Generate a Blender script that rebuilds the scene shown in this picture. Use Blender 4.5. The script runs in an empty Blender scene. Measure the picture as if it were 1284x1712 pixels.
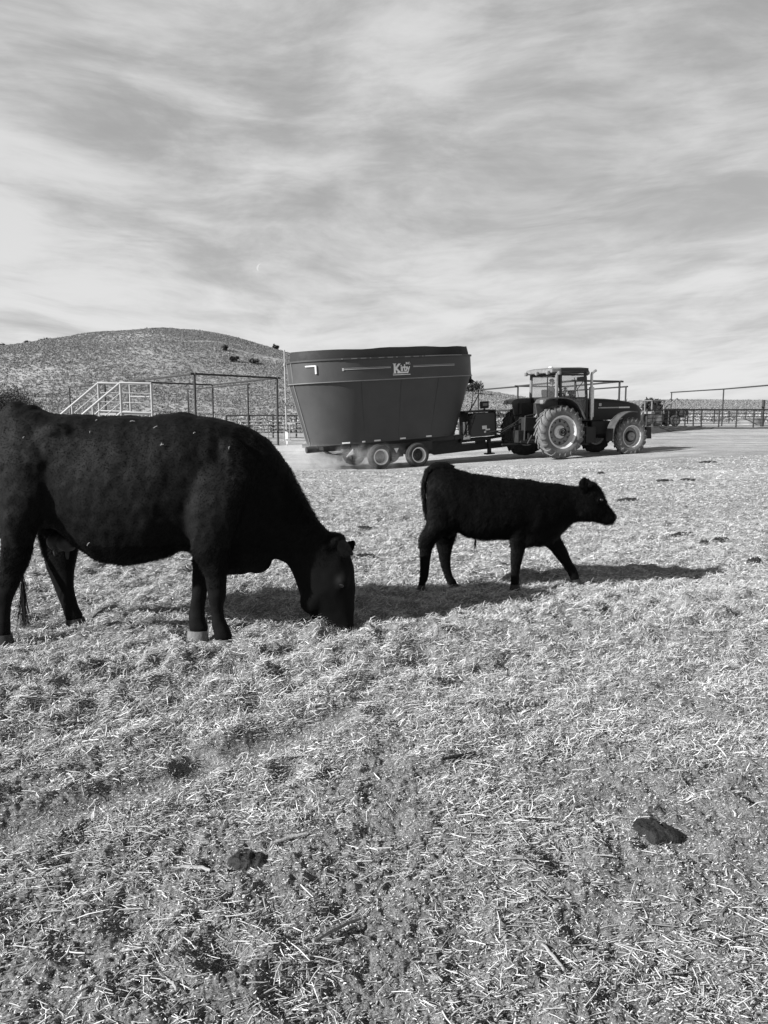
import bpy, math, random
import numpy as np
from mathutils import Matrix, Vector
random.seed(7)
S = bpy.context.scene
COL = S.collection
R_ = math.radians

# ------------------------------------------------------------------ camera, world, sun, exposure
CAM_H, FPX, CAM_A = 1.45, 1290.0, math.atan(168 / 1290)
cam = bpy.data.objects.new('camera', bpy.data.cameras.new('camera'))
COL.objects.link(cam); S.camera = cam
cam.location = (0, 0, CAM_H)
cam.rotation_euler = (math.pi / 2 - CAM_A, 0, 0)
cam.data.sensor_fit = 'VERTICAL'; cam.data.sensor_height = 36
cam.data.lens = 36 * FPX / 1712
cam.data.clip_end = 6000; cam.data.clip_start = 0.05

SUN_EL = 28.5
SUN_AZ = (-0.895, -0.446)                       # horizontal direction towards the sun
sun = bpy.data.objects.new('sun', bpy.data.lights.new('sun', 'SUN'))
COL.objects.link(sun)
sun.data.energy = 5.0; sun.data.angle = R_(0.5); sun.data.color = (1, 1, 1)
_n = math.hypot(*SUN_AZ); _e = R_(SUN_EL)
TO_SUN = Vector((SUN_AZ[0] / _n * math.cos(_e), SUN_AZ[1] / _n * math.cos(_e), math.sin(_e)))
sun.rotation_euler = TO_SUN.to_track_quat('Z', 'Y').to_euler()

S.view_settings.view_transform = 'Standard'; S.view_settings.look = 'None'
S.view_settings.exposure = 1.0; S.view_settings.gamma = 1
S.cycles.volume_bounces = 1; S.cycles.max_bounces = 6
S.cycles.transparent_max_bounces = 12

W = bpy.data.worlds.new('World'); S.world = W; W.use_nodes = True
def nt_tools(nt):
    def N(t, **k):
        n = nt.nodes.new(t)
        for a, b in k.items(): setattr(n, a, b)
        return n
    def L(a, b): nt.links.new(a, b)
    def Mth(op, a, b=None, clamp=False):
        n = N('ShaderNodeMath', operation=op, use_clamp=clamp)
        for i, v in enumerate((a, b)):
            if v is None: continue
            if isinstance(v, (int, float)): n.inputs[i].default_value = v
            else: L(v, n.inputs[i])
        return n.outputs[0]
    return N, L, Mth
def build_world():
    nt = W.node_tree; nt.nodes.clear()
    N, L, M = nt_tools(nt)
    out = N('ShaderNodeOutputWorld'); bg = N('ShaderNodeBackground'); bg.inputs[1].default_value = 0.05
    L(bg.outputs[0], out.inputs[0])
    sky = N('ShaderNodeTexSky', sky_type='NISHITA'); sky.sun_disc = False
    sky.sun_elevation = R_(SUN_EL); sky.sun_rotation = math.atan2(SUN_AZ[0], SUN_AZ[1]) % (2 * math.pi)
    sky.air_density = 1.0; sky.dust_density = 1.0
    bw = N('ShaderNodeRGBToBW'); L(sky.outputs[0], bw.inputs[0])
    tc = N('ShaderNodeTexCoord'); sp = N('ShaderNodeSeparateXYZ'); L(tc.outputs['Generated'], sp.inputs[0])
    z = M('MAXIMUM', M('ADD', sp.outputs[2], 0.30), 0.03)
    px = M('DIVIDE', sp.outputs[0], z); py = M('DIVIDE', sp.outputs[1], z)
    # wind-drawn cirrus in two sheets, bowed and warped
    bow = M('MULTIPLY', M('MULTIPLY', px, px), 0.30)
    py2 = M('ADD', py, bow)
    cb = N('ShaderNodeCombineXYZ'); L(px, cb.inputs[0]); L(py2, cb.inputs[1])
    wn = N('ShaderNodeTexNoise'); wn.inputs['Scale'].default_value = .9; wn.inputs['Detail'].default_value = 3; L(cb.outputs[0], wn.inputs['Vector'])
    wv = N('ShaderNodeVectorMath', operation='MULTIPLY_ADD'); L(wn.outputs[1], wv.inputs[0]); wv.inputs[1].default_value = (.6, .6, 0); L(cb.outputs[0], wv.inputs[2])
    def noise(sx, sy, scale, detail, rough, dist, off, rot=0):
        mp = N('ShaderNodeMapping'); mp.inputs['Scale'].default_value = (sx, sy, 1); mp.inputs['Location'].default_value = off; mp.inputs['Rotation'].default_value = (0, 0, rot)
        L(wv.outputs[0], mp.inputs[0])
        n = N('ShaderNodeTexNoise'); n.inputs['Scale'].default_value = scale; n.inputs['Detail'].default_value = detail
        n.inputs['Roughness'].default_value = rough; n.inputs['Distortion'].default_value = dist
        L(mp.outputs[0], n.inputs['Vector']); return n.outputs[0]
    n1 = noise(1.0, 1.25, 1.9, 6, 0.55, 0.3, (3.1, 1.7, 0), .25)
    n2 = noise(0.8, 1.3, 3.5, 9, 0.62, 0.25, (7.3, 4.1, 0), -.35)
    n3 = noise(0.8, 1.0, 0.7, 2, 0.5, 0.2, (1.3, 9.1, 0))
    n4 = noise(0.5, 1.7, 11.0, 9, 0.66, 0.4, (2.3, 5.1, 0), .3)
    s = M('ADD', M('ADD', M('MULTIPLY', M('ADD', n1, M('MULTIPLY', M('SUBTRACT', n4, .5), .22)), 0.45), M('MULTIPLY', n2, 0.38)), M('MULTIPLY', n3, 0.35))
    mr = N('ShaderNodeMapRange', interpolation_type='SMOOTHSTEP'); L(s, mr.inputs[0])
    mr.inputs[1].default_value = 0.46; mr.inputs[2].default_value = 0.69
    cloud = N('ShaderNodeMix', data_type='FLOAT')
    L(mr.outputs[0], cloud.inputs[0])
    L(M('ADD', M('MULTIPLY', bw.outputs[0], 0.36), 3.1), cloud.inputs[2])
    L(M('ADD', M('MULTIPLY', bw.outputs[0], 0.16), 6.7), cloud.inputs[3])
    # low sky is milky; sky above the view is dimmed to weaken the fill light
    low = N('ShaderNodeMapRange', interpolation_type='SMOOTHSTEP'); L(sp.outputs[2], low.inputs[0]); low.inputs[1].default_value = .02; low.inputs[2].default_value = .26; low.inputs[3].default_value = .45; low.inputs[4].default_value = 0
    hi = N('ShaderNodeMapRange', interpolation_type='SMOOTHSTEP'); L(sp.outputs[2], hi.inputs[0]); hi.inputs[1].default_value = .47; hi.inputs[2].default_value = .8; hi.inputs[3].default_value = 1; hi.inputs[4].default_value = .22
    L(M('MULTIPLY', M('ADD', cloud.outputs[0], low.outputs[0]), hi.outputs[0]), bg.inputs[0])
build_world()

# ------------------------------------------------------------------ pixel <-> world measuring helpers (used to read the photo)
def ray(px, py):
    u = (px - 642) / FPX; v = (856 - py) / FPX
    return np.array([u, math.cos(CAM_A) + v * math.sin(CAM_A), -math.sin(CAM_A) + v * math.cos(CAM_A)])
def P(px, py, Y):
    r = ray(px, py); return np.array([0, 0, CAM_H]) + r * (Y / r[1])
def PZ(px, py, z):
    r = ray(px, py); return np.array([0, 0, CAM_H]) + r * ((z - CAM_H) / r[2])

# ------------------------------------------------------------------ noise and terrain
def _hash(ix, iy, seed):
    h = (ix.astype(np.int64) * 374761393 + iy.astype(np.int64) * 668265263 + seed * 974711) & 0xffffffff
    h = ((h ^ (h >> 13)) * 1274126177) & 0xffffffff
    h = (h ^ (h >> 16)) & 0xffffffff
    return h / 4294967295.0
def vn(x, y, seed=0):
    x = np.asarray(x, float); y = np.asarray(y, float)
    ix = np.floor(x); iy = np.floor(y); fx = x - ix; fy = y - iy
    fx = fx * fx * fx * (fx * (fx * 6 - 15) + 10); fy = fy * fy * fy * (fy * (fy * 6 - 15) + 10)
    a = _hash(ix, iy, seed); b = _hash(ix + 1, iy, seed); c = _hash(ix, iy + 1, seed); d = _hash(ix + 1, iy + 1, seed)
    return (a * (1 - fx) + b * fx) * (1 - fy) + (c * (1 - fx) + d * fx) * fy - 0.5
def sstep(a, b, x):
    t = np.clip((np.asarray(x, float) - a) / (b - a), 0, 1); return t * t * (3 - 2 * t)
def base_z(x, y):
    x = np.asarray(x, float); y = np.asarray(y, float)
    a = np.clip(-.525 + .043 * x, -.52, .0) + sstep(35, 60, y) * .2
    return sstep(9, 25, y) * a - 0.02
WR = np.array([(-6, 2.4), (-2.0, 3.95), (-.3, 4.72), (1.0, 5.25), (3.3, 6.0), (8, 7.6)])
def windrow(x, y):
    yc = np.interp(x, WR[:, 0], WR[:, 1]) + .12 * vn(x * 1.3, y * 0, 5)
    d = y - yc
    return np.where(d > 0, np.exp(-(d / .24) ** 2), np.exp(-(d / .62) ** 2))
POCKS = []
_r = np.random.RandomState(5)
for i in range(70):
    yy = 1.5 + 6.5 * _r.rand() ** 1.2; xx = (_r.rand() - .5) * (yy * 1.3 + 1.2)
    if min(math.hypot(xx + .45, yy - 2.45), math.hypot(xx - 1.0, yy - 2.6), abs(math.hypot(xx, yy) - 99)) < .35: continue
    POCKS.append((xx, yy, .05 + .05 * _r.rand(), .03 + .03 * _r.rand()))
def track(x, y):      # wheel rut crossing the left foreground
    d = (y - (2.55 + .88 * (x + 1.34))) * .75 + .05 * vn(x * 3, y * 3, 17)
    return np.exp(-(np.abs(d) / .10) ** 3) * (1 - sstep(-.45, .1, x)) * sstep(1.2, 1.8, y)
def micro(x, y):
    r = np.hypot(x, y)
    near = 1 - sstep(14, 26, r)
    z = .045 * vn(x * 1.4, y * 1.4, 1) + .030 * vn(x * 3.7, y * 3.7, 2)
    z = z * (.35 + .65 * near)
    z += near * (.034 * vn(x * 8.5, y * 8.5, 3) + .018 * vn(x * 19, y * 19, 4) * (1 + 1.2 * vn(x * 1.9, y * 1.9, 13)))
    nn = 1 - sstep(5, 10, r)
    z += nn * (.015 * vn(x * 43, y * 43, 6) + .011 * vn(x * 97, y * 97, 7))
    w = windrow(x, y)
    z += .085 * w + near * w * (.10 * vn(x * 5, y * 5, 8) + .095 * vn(x * 12, y * 12, 9))
    z += near * sstep(3.0, 4.2, y - .3 * x) * (.05 * vn(x * 9, y * 9, 18) + .03 * vn(x * 4.4, y * 4.4, 19))
    # ridged lumps
    z += near * .020 * (1 - np.abs(vn(x * 5 + 2, y * 5, 10)) * 4) * .5
    # wheel rut running across the lower left
    tr = track(x, y) ; z = z * (1 - .75 * tr) - .03 * tr
    return z
def pocks(x, y):
    z = np.zeros_like(np.asarray(x, float))
    for (cx, cy, rr, dd) in POCKS:
        d2 = ((x - cx) ** 2 + (y - cy) ** 2) / rr ** 2
        z -= .6 * dd * np.exp(-d2 ** 1.5); z += dd * .35 * np.exp(-(np.sqrt(d2) - 1.5) ** 2 * 5)
    return z
def flat_spots(x, y, z):
    return z
RIDGE = [(-700, 600), (-400, 592), (-150, 590), (0, 581), (50, 574), (100, 568), (150, 563), (200, 555), (250, 549.5), (300, 547.5), (350, 551),
         (400, 563), (450, 576), (500, 589), (600, 612), (700, 634), (800, 655), (860, 668), (905, 674), (980, 678), (1060, 672), (1110, 669), (1180, 670), (1284, 671), (1500, 668), (2000, 672)]
RX = np.array([(p[0] - 642) / FPX * 300 for p in RIDGE]); RZ = np.array([P(p[0], p[1], 300)[2] for p in RIDGE])
_gx = np.linspace(-400, 400, 1601); _gz = np.interp(_gx, RX, RZ)
_k = np.exp(-(np.arange(-30, 31) / 12.0) ** 2); _k /= _k.sum()
_gz = np.convolve(np.pad(_gz, 30, mode='edge'), _k, 'valid')
def hill(x, y):
    h = np.interp(x, _gx, _gz)
    s = sstep(95, 318, y) * (1 - .6 * sstep(330, 900, y))
    z = h * s
    z += (1.6 * vn(x * .03, y * .03, 11) + .7 * vn(x * .09, y * .09, 12)) * sstep(100, 160, y) * sstep(4, 20, h)
    return z
FEET = []      # (x, y, z) where a hoof presses the litter down
for fx_, fy_, dep in ((330, 1083, 5.03), (373, 1094, 4.75), (4, 1082, 4.80), (128, 1056, 5.35), (704, 989, 6.2), (760, 984, 6.41), (861, 988, 6.2), (966, 979, 6.4), (572, 1064, 5.05)):
    q_ = P(fx_, fy_, dep); FEET.append((q_[0], q_[1], q_[2] + .008))
def gz(x, y):
    x = np.asarray(x, float); y = np.asarray(y, float)
    z = base_z(x, y) + micro(x, y) + pocks(x, y) + hill(x, y)
    for a, b, c in FEET:
        d2 = ((x - a) ** 2 + ((y - b + .04) * .8) ** 2) / .15 ** 2
        w = np.exp(-d2 ** 1.5); z = z * (1 - w) + c * w
    return z
def gz1(x, y): return float(gz(np.array([x]), np.array([y]))[0])

# ------------------------------------------------------------------ materials (black-and-white photograph: greys only)
MATS = {}
def mat(name, v, rough=.7, metal=0, var=.25, scale=3.0, bump=0.0, bscale=40, spec=.5, dirt=0.0, dirtv=.3, island=0.0, coords='Object'):
    m = bpy.data.materials.new(name); m.use_nodes = True; nt = m.node_tree
    N, L, M = nt_tools(nt)
    b = nt.nodes['Principled BSDF']; b.inputs['Roughness'].default_value = rough; b.inputs['Metallic'].default_value = metal
    b.inputs['Specular IOR Level'].default_value = spec
    tc = N('ShaderNodeTexCoord')
    n = N('ShaderNodeTexNoise'); n.inputs['Scale'].default_value = scale; n.inputs['Detail'].default_value = 8; n.inputs['Roughness'].default_value = .62
    L(tc.outputs[coords], n.inputs['Vector'])
    f = M('ADD', M('MULTIPLY', n.outputs[0], 2 * var), 1 - var)
    if island:
        g = N('ShaderNodeNewGeometry')
        f = M('MULTIPLY', f, M('ADD', M('MULTIPLY', g.outputs['Random Per Island'], 2 * island), 1 - island))
    val = M('MULTIPLY', f, v)
    if dirt:
        n2 = N('ShaderNodeTexNoise'); n2.inputs['Scale'].default_value = scale * 2.3; n2.inputs['Detail'].default_value = 9; n2.inputs['Roughness'].default_value = .7
        L(tc.outputs[coords], n2.inputs['Vector'])
        mr = N('ShaderNodeMapRange'); L(n2.outputs[0], mr.inputs[0]); mr.inputs[1].default_value = .42; mr.inputs[2].default_value = .68
        mx = N('ShaderNodeMix', data_type='FLOAT'); L(M('MULTIPLY', mr.outputs[0], dirt), mx.inputs[0]); L(val, mx.inputs[2]); mx.inputs[3].default_value = dirtv
        val = mx.outputs[0]
        L(M('ADD', M('MULTIPLY', mr.outputs[0], dirt * .4), rough, True), b.inputs['Roughness'])
    L(val, b.inputs['Base Color'])
    if bump:
        n3 = N('ShaderNodeTexNoise'); n3.inputs['Scale'].default_value = bscale; n3.inputs['Detail'].default_value = 6
        L(tc.outputs[coords], n3.inputs['Vector'])
        bp = N('ShaderNodeBump'); bp.inputs['Strength'].default_value = bump; bp.inputs['Distance'].default_value = .02
        L(n3.outputs[0], bp.inputs['Height']); L(bp.outputs[0], b.inputs['Normal'])
    MATS[name] = m; return m
M_fur = mat('black_hide', .0038, .7, var=.4, scale=5, spec=.10)
M_earh = mat('ear_hide', .0022, .8, spec=.03)
M_hair = mat('black_hair', .0042, .6, var=.4, scale=4, spec=.07, island=.4)
M_udder = mat('udder_skin', .014, .6, scale=8)
M_hoof = mat('hoof_pale', .12, .7, scale=20, var=.3, bump=.2, bscale=60)
M_hoofd = mat('hoof_dark', .012, .6, scale=20)
M_eye = mat('eye', .004, .08, spec=.9)
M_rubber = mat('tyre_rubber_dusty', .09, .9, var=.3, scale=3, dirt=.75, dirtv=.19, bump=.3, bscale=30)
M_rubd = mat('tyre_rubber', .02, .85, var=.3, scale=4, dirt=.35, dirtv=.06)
M_rim = mat('rim_pale', .60, .45, var=.12, scale=4, dirt=.3, dirtv=.4)
M_rimd = mat('rim_disc', .15, .5, var=.2, scale=6, dirt=.3, dirtv=.3)
M_green = mat('tractor_paint', .009, .4, var=.25, scale=1.5, dirt=.25, dirtv=.022, spec=.3)
M_greenf = mat('fender_paint', .05, .35, var=.25, scale=2, dirt=.5, dirtv=.10)
M_stripe = mat('stripe', .36, .5, var=.15, scale=4)
M_black = mat('black_iron', .008, .6, var=.3, scale=4, dirt=.3, dirtv=.025)
M_roof = mat('cab_roof', .11, .5, var=.2, scale=3, dirt=.6, dirtv=.2)
M_steel = mat('chrome_pipe', .5, .35, metal=.8, var=.4, scale=3, dirt=.3, dirtv=.15)
M_red = mat('tub_paint', .050, .48, var=.16, scale=.7, dirt=.35, dirtv=.075, spec=.25)
M_seam = mat('worn_edge', .15, .5, var=.3, scale=5)
M_tub_rub = mat('rubber_band', .008, .75, var=.3, scale=2, dirt=.3, dirtv=.02, bump=.3, bscale=3)
M_white = mat('white_decal', .62, .5, var=.06, scale=5)
M_wpipe = mat('white_pipe', .26, .5, var=.12, scale=3, dirt=.25, dirtv=.35)
M_dpipe = mat('rusty_pipe', .022, .8, var=.35, scale=4)
M_gpipe = mat('galvanised_pipe', .24, .5, metal=.3, var=.2, scale=4)
M_conc = mat('concrete', .38, .85, var=.2, scale=2, bump=.3)
M_cloth = mat('dark_cloth', .015, .9, var=.2)
M_skin = mat('skin', .2, .6, var=.1)
M_bark = mat('bark', .05, .9, var=.3)
M_jun = mat('juniper_leaves', .022, .8, var=.3, scale=1.5, island=.4)
M_sage = mat('sage_leaves', .25, .85, var=.25, scale=.4, island=.45)
M_sageh = mat('sage_clumps', .18, .9, var=.15, scale=.1, island=.35)
M_dung = mat('dung', .005, .75, var=.5, scale=12, bump=.8, bscale=50, dirt=.15, dirtv=.02)
M_straw = mat('straw', .38, .65, var=.15, scale=9, island=.66, spec=.3)
M_chaff = mat('chaff', .34, .7, var=.15, scale=9, island=.7, spec=.25)
M_stalk = mat('dry_stalk', .24, .65, var=.35, scale=25, bump=.3, bscale=120)
M_stick = mat('stick_wood', .17, .7, var=.5, scale=30, bump=.5, bscale=90)
M_moon = None
def glass_mat():
    m = bpy.data.materials.new('cab_glass'); m.use_nodes = True; nt = m.node_tree; N, L, M = nt_tools(nt)
    nt.nodes.clear(); o = N('ShaderNodeOutputMaterial')
    t = N('ShaderNodeBsdfTransparent'); t.inputs[0].default_value = (.90, .90, .90, 1)
    g = N('ShaderNodeBsdfGlossy'); g.inputs['Roughness'].default_value = .06
    d = N('ShaderNodeBsdfDiffuse'); d.inputs[0].default_value = (.4, .4, .4, 1)
    fr = N('ShaderNodeLayerWeight'); fr.inputs[0].default_value = .5
    m1 = N('ShaderNodeMixShader'); L(M('ADD', M('MULTIPLY', M('POWER', fr.outputs[1], 5), .6), .03), m1.inputs[0]); L(t.outputs[0], m1.inputs[1]); L(g.outputs[0], m1.inputs[2])
    m2 = N('ShaderNodeMixShader'); m2.inputs[0].default_value = .035; L(m1.outputs[0], m2.inputs[1]); L(d.outputs[0], m2.inputs[2])
    L(m2.outputs[0], o.inputs[0]); return m
M_glass = glass_mat()
def ground_mat(name, far):
    m = bpy.data.materials.new(name); m.use_nodes = True; nt = m.node_tree; N, L, M = nt_tools(nt)
    b = nt.nodes['Principled BSDF']; b.inputs['Roughness'].default_value = .92; b.inputs['Specular IOR Level'].default_value = .2
    g = N('ShaderNodeNewGeometry')
    def nz(scale, det, rough=.6, sx=1, sy=1, dist=0):
        mp = N('ShaderNodeMapping'); mp.inputs['Scale'].default_value = (sx, sy, 1); L(g.outputs['Position'], mp.inputs[0])
        n = N('ShaderNodeTexNoise'); n.inputs['Scale'].default_value = scale; n.inputs['Detail'].default_value = det; n.inputs['Roughness'].default_value = rough
        n.inputs['Distortion'].default_value = dist
        L(mp.outputs[0], n.inputs['Vector']); return n.outputs[0]
    def mr(x, a, c, lo=0, hi=1):
        n = N('ShaderNodeMapRange'); L(x, n.inputs[0]); n.inputs[1].default_value = a; n.inputs[2].default_value = c
        n.inputs[3].default_value = lo; n.inputs[4].default_value = hi; return n.outputs[0]
    if far:
        v = M('ADD', mr(nz(.05, 5), .3, .7, .24, .32), mr(nz(1.2, 6, .7), .3, .7, -.06, .06))
        L(v, b.inputs['Base Color']); return m
    sp = N('ShaderNodeSeparateXYZ'); L(g.outputs['Position'], sp.inputs[0])
    # soil near the viewer, trampled pale litter further on
    litter = mr(M('ADD', sp.outputs[1], M('MULTIPLY', sp.outputs[0], .35)), 4.0, 8.5)
    soil = M('ADD', mr(nz(7, 10, .72), .3, .7, .08, .20), mr(nz(170, 4, .75), .38, .66, -.07, .16)); soil = M('ADD', soil, mr(nz(62, 6, .8), .40, .62, -.045, .06))
    lit = M('ADD', mr(nz(30, 9, .8), .38, .62, .11, .40), mr(nz(1.1, 5), .3, .7, -.06, .05))
    bands = mr(nz(.35, 6, .6, .35, 1.6, .5), .40, .60, -.06, .05)
    lit = M('ADD', lit, M('MULTIPLY', bands, mr(sp.outputs[1], 9, 16)))
    lit = M('ADD', lit, M('MULTIPLY', mr(sp.outputs[1], 13, 20), .05))
    fleck = mr(nz(3.2, 9, .8, .55, 1), .66, .74)
    lit = M('MULTIPLY', lit, M('SUBTRACT', 1, M('MULTIPLY', fleck, .55)))
    mx = N('ShaderNodeMix', data_type='FLOAT'); L(litter, mx.inputs[0]); L(soil, mx.inputs[2]); L(lit, mx.inputs[3])
    L(mx.outputs[0], b.inputs['Base Color'])
    bp = N('ShaderNodeBump'); bp.inputs['Strength'].default_value = .9; bp.inputs['Distance'].default_value = .03
    L(M('ADD', nz(34, 8, .75), M('MULTIPLY', nz(9, 5), .8)), bp.inputs['Height']); L(bp.outputs[0], b.inputs['Normal'])
    return m
M_ground = ground_mat('trampled_soil', False); M_hill = ground_mat('hill_soil', True)

# ------------------------------------------------------------------ mesh helpers
def link(name, me, m, parent=None, loc=(0, 0, 0)):
    o = bpy.data.objects.new(name, me); COL.objects.link(o)
    if m is not None: me.materials.append(m)
    o.location = loc
    if parent is not None: o.parent = parent
    return o
def np_mesh(name, V, quads=None, tris=None, smooth=False):
    me = bpy.data.meshes.new(name); V = np.asarray(V, np.float32)
    nq = 0 if quads is None else len(quads); ntr = 0 if tris is None else len(tris)
    me.vertices.add(len(V)); me.vertices.foreach_set('co', V.ravel())
    idx = []
    if nq: idx.append(np.asarray(quads, np.int32).ravel())
    if ntr: idx.append(np.asarray(tris, np.int32).ravel())
    idx = np.concatenate(idx); me.loops.add(len(idx)); me.loops.foreach_set('vertex_index', idx)
    me.polygons.add(nq + ntr)
    st = np.concatenate([np.arange(nq) * 4, nq * 4 + np.arange(ntr) * 3]).astype(np.int32)
    me.polygons.foreach_set('loop_start', st)
    if smooth: me.polygons.foreach_set('use_smooth', np.ones(nq + ntr, bool))
    me.update(calc_edges=True); return me
class MB:
    def __init__(s): s.v = []; s.f = []
    def add(s, vs, fs, M=None):
        o = len(s.v)
        for p in vs:
            p = Vector(p); s.v.append(tuple(M @ p) if M is not None else tuple(p))
        for f in fs: s.f.append([i + o for i in f])
        return s
    def box(s, c, d, rot=None, top=None):
        x, y, z = [k / 2 for k in d]; t = top or (1, 1)
        vs = [(-x, -y, -z), (x, -y, -z), (x, y, -z), (-x, y, -z), (-x * t[0], -y * t[1], z), (x * t[0], -y * t[1], z), (x * t[0], y * t[1], z), (-x * t[0], y * t[1], z)]
        M = Matrix.Translation(c)
        if rot: M = M @ Matrix.Rotation(rot[2], 4, 'Z') @ Matrix.Rotation(rot[1], 4, 'Y') @ Matrix.Rotation(rot[0], 4, 'X')
        return s.add(vs, [(0, 3, 2, 1), (4, 5, 6, 7), (0, 1, 5, 4), (1, 2, 6, 5), (2, 3, 7, 6), (3, 0, 4, 7)], M)
    def path(s, pts, r, n=8):
        pts = [Vector(p) for p in pts]; k = len(pts); rs = r if isinstance(r, (list, tuple)) else [r] * k
        rings = []; up = None
        for i, p in enumerate(pts):
            d = (pts[min(i + 1, k - 1)] - pts[max(i - 1, 0)]).normalized()
            if up is None: up = Vector((0, 0, 1)) if abs(d.z) < .9 else Vector((1, 0, 0))
            a = d.cross(up).normalized(); b = a.cross(d).normalized(); up = b
            rings.append([p + (a * math.cos(t) + b * math.sin(t)) * rs[i] for t in [2 * math.pi * j / n for j in range(n)]])
        return s.loft(rings)
    def tube(s, a, b, r, r2=None, n=10): return s.path([a, b], [r, r if r2 is None else r2], n)
    def loft(s, rings, caps=True, closed=False):
        n = len(rings[0]); vs = [p for r in rings for p in r]; fs = []
        K = len(rings)
        for i in range(K if closed else K - 1):
            for j in range(n):
                a = i * n + j; b = i * n + (j + 1) % n; i2 = (i + 1) % K
                fs.append((a, b, i2 * n + (j + 1) % n, i2 * n + j))
        if caps and not closed:
            fs.append(tuple(range(n))[::-1]); fs.append(tuple((K - 1) * n + j for j in range(n)))
        return s.add(vs, fs)
    def revolve(s, prof, c=(0, 0, 0), n=40, closed=False):   # profile (radius, y) about the y axis
        rings = []
        for (r, y) in prof:
            rings.append([(c[0] + r * math.cos(t), c[1] + y, c[2] + r * math.sin(t)) for t in [2 * math.pi * j / n for j in range(n)]])
        return s.loft(rings, caps=not closed, closed=closed)
    def prism(s, poly, y0, y1):      # polygon in xz
        n = len(poly); vs = [(x, y0, z) for x, z in poly] + [(x, y1, z) for x, z in poly]
        fs = [tuple(range(n)), tuple(range(2 * n - 1, n - 1, -1))] + [(i, i + n, (i + 1) % n + n, (i + 1) % n) for i in range(n)]
        return s.add(vs, fs)
    def strip(s, poly, th, y0, y1):   # bent sheet: open polyline in xz with thickness towards its left normal
        n = len(poly); outer = []
        for i in range(n):
            a = Vector(poly[max(i - 1, 0)]); b = Vector(poly[min(i + 1, n - 1)]); d = (b - a).normalized()
            outer.append((poly[i][0] - d.y * th, poly[i][1] + d.x * th))
        return s.prism(list(poly) + outer[::-1], y0, y1)
    def ell(s, c, r, n=14, m=10, M=None):
        rings = []
        for i in range(m + 1):
            a = math.pi * i / m; a = min(max(a, .02), math.pi - .02)
            rings.append([(c[0] + r[0] * math.sin(a) * math.cos(t), c[1] + r[1] * math.sin(a) * math.sin(t), c[2] + r[2] * math.cos(a)) for t in [2 * math.pi * j / n for j in range(n)]])
        return s.loft(rings)
    def build(s, name, m, parent=None, smooth=40, bevel=0, origin=None, loc=(0, 0, 0)):
        me = bpy.data.meshes.new(name)
        vs = s.v if origin is None else [(x - origin[0], y - origin[1], z - origin[2]) for x, y, z in s.v]
        me.from_pydata(vs, [], s.f); me.update()
        import bmesh
        bm = bmesh.new(); bm.from_mesh(me); bmesh.ops.recalc_face_normals(bm, faces=bm.faces)
        if bevel:
            ed = [e for e in bm.edges if len(e.link_faces) == 2 and e.calc_face_angle(0) > .6]
            bmesh.ops.bevel(bm, geom=ed, offset=bevel, segments=2, affect='EDGES', clamp_overlap=True)
        bm.to_mesh(me); bm.free()
        if smooth:
            me.shade_smooth(); me.set_sharp_from_angle(angle=R_(smooth))
        return link(name, me, m, parent, loc)
def tag(o, label=None, cat=None, group=None, kind=None):
    if label: o['label'] = label
    if cat: o['category'] = cat
    if group: o['group'] = group
    if kind: o['kind'] = kind
    return o
def empty(name, loc=(0, 0, 0), parent=None):
    o = bpy.data.objects.new(name, None); COL.objects.link(o); o.location = loc; o.empty_display_size = .2
    if parent is not None: o.parent = parent
    return o
def copy_tree(o, parent=None):
    c = o.copy(); COL.objects.link(c); c.parent = parent
    for ch in list(o.children): copy_tree(ch, c)
    return c

# ------------------------------------------------------------------ ground sheet and hill
def make_ground():
    fine = np.linspace(-R_(34), R_(34), 760)
    ths = np.concatenate([np.linspace(-math.pi, -R_(34), 60)[:-1], fine, np.linspace(R_(34), math.pi, 60)[1:-1]])
    rs = [0.02, .3, .6, .9, 1.1]
    while rs[-1] < 3000: rs.append(rs[-1] * (1.0032 if rs[-1] < 9 else 1.008 if rs[-1] < 30 else 1.015 if rs[-1] < 340 else 1.08))
    rs = np.array(rs); T, Rr = np.meshgrid(ths, rs)
    X = Rr * np.sin(T); Y = Rr * np.cos(T); Z = gz(X.ravel(), Y.ravel()).reshape(X.shape)
    V = np.stack([X.ravel(), Y.ravel(), Z.ravel()], 1); n = len(ths); K = len(rs)
    i = np.arange(K - 1)[:, None] * n; j = np.arange(n)[None, :]; j2 = (j + 1) % n
    Q = np.stack([i + j, i + n + j, i + n + j2, i + j2], -1).reshape(-1, 4)
    split = int(np.searchsorted(rs, 100)) * n
    g = link('ground', np_mesh('ground', V[:split + n], Q[:split], smooth=True), M_ground); tag(g, kind='structure')
    Qh = Q[split:] - split
    h = link('hill', np_mesh('hill', V[split:], Qh, smooth=True), M_hill); tag(h, kind='structure')
make_ground()
def origin_at(x, y): return (x, y, gz1(x, y))

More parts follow.
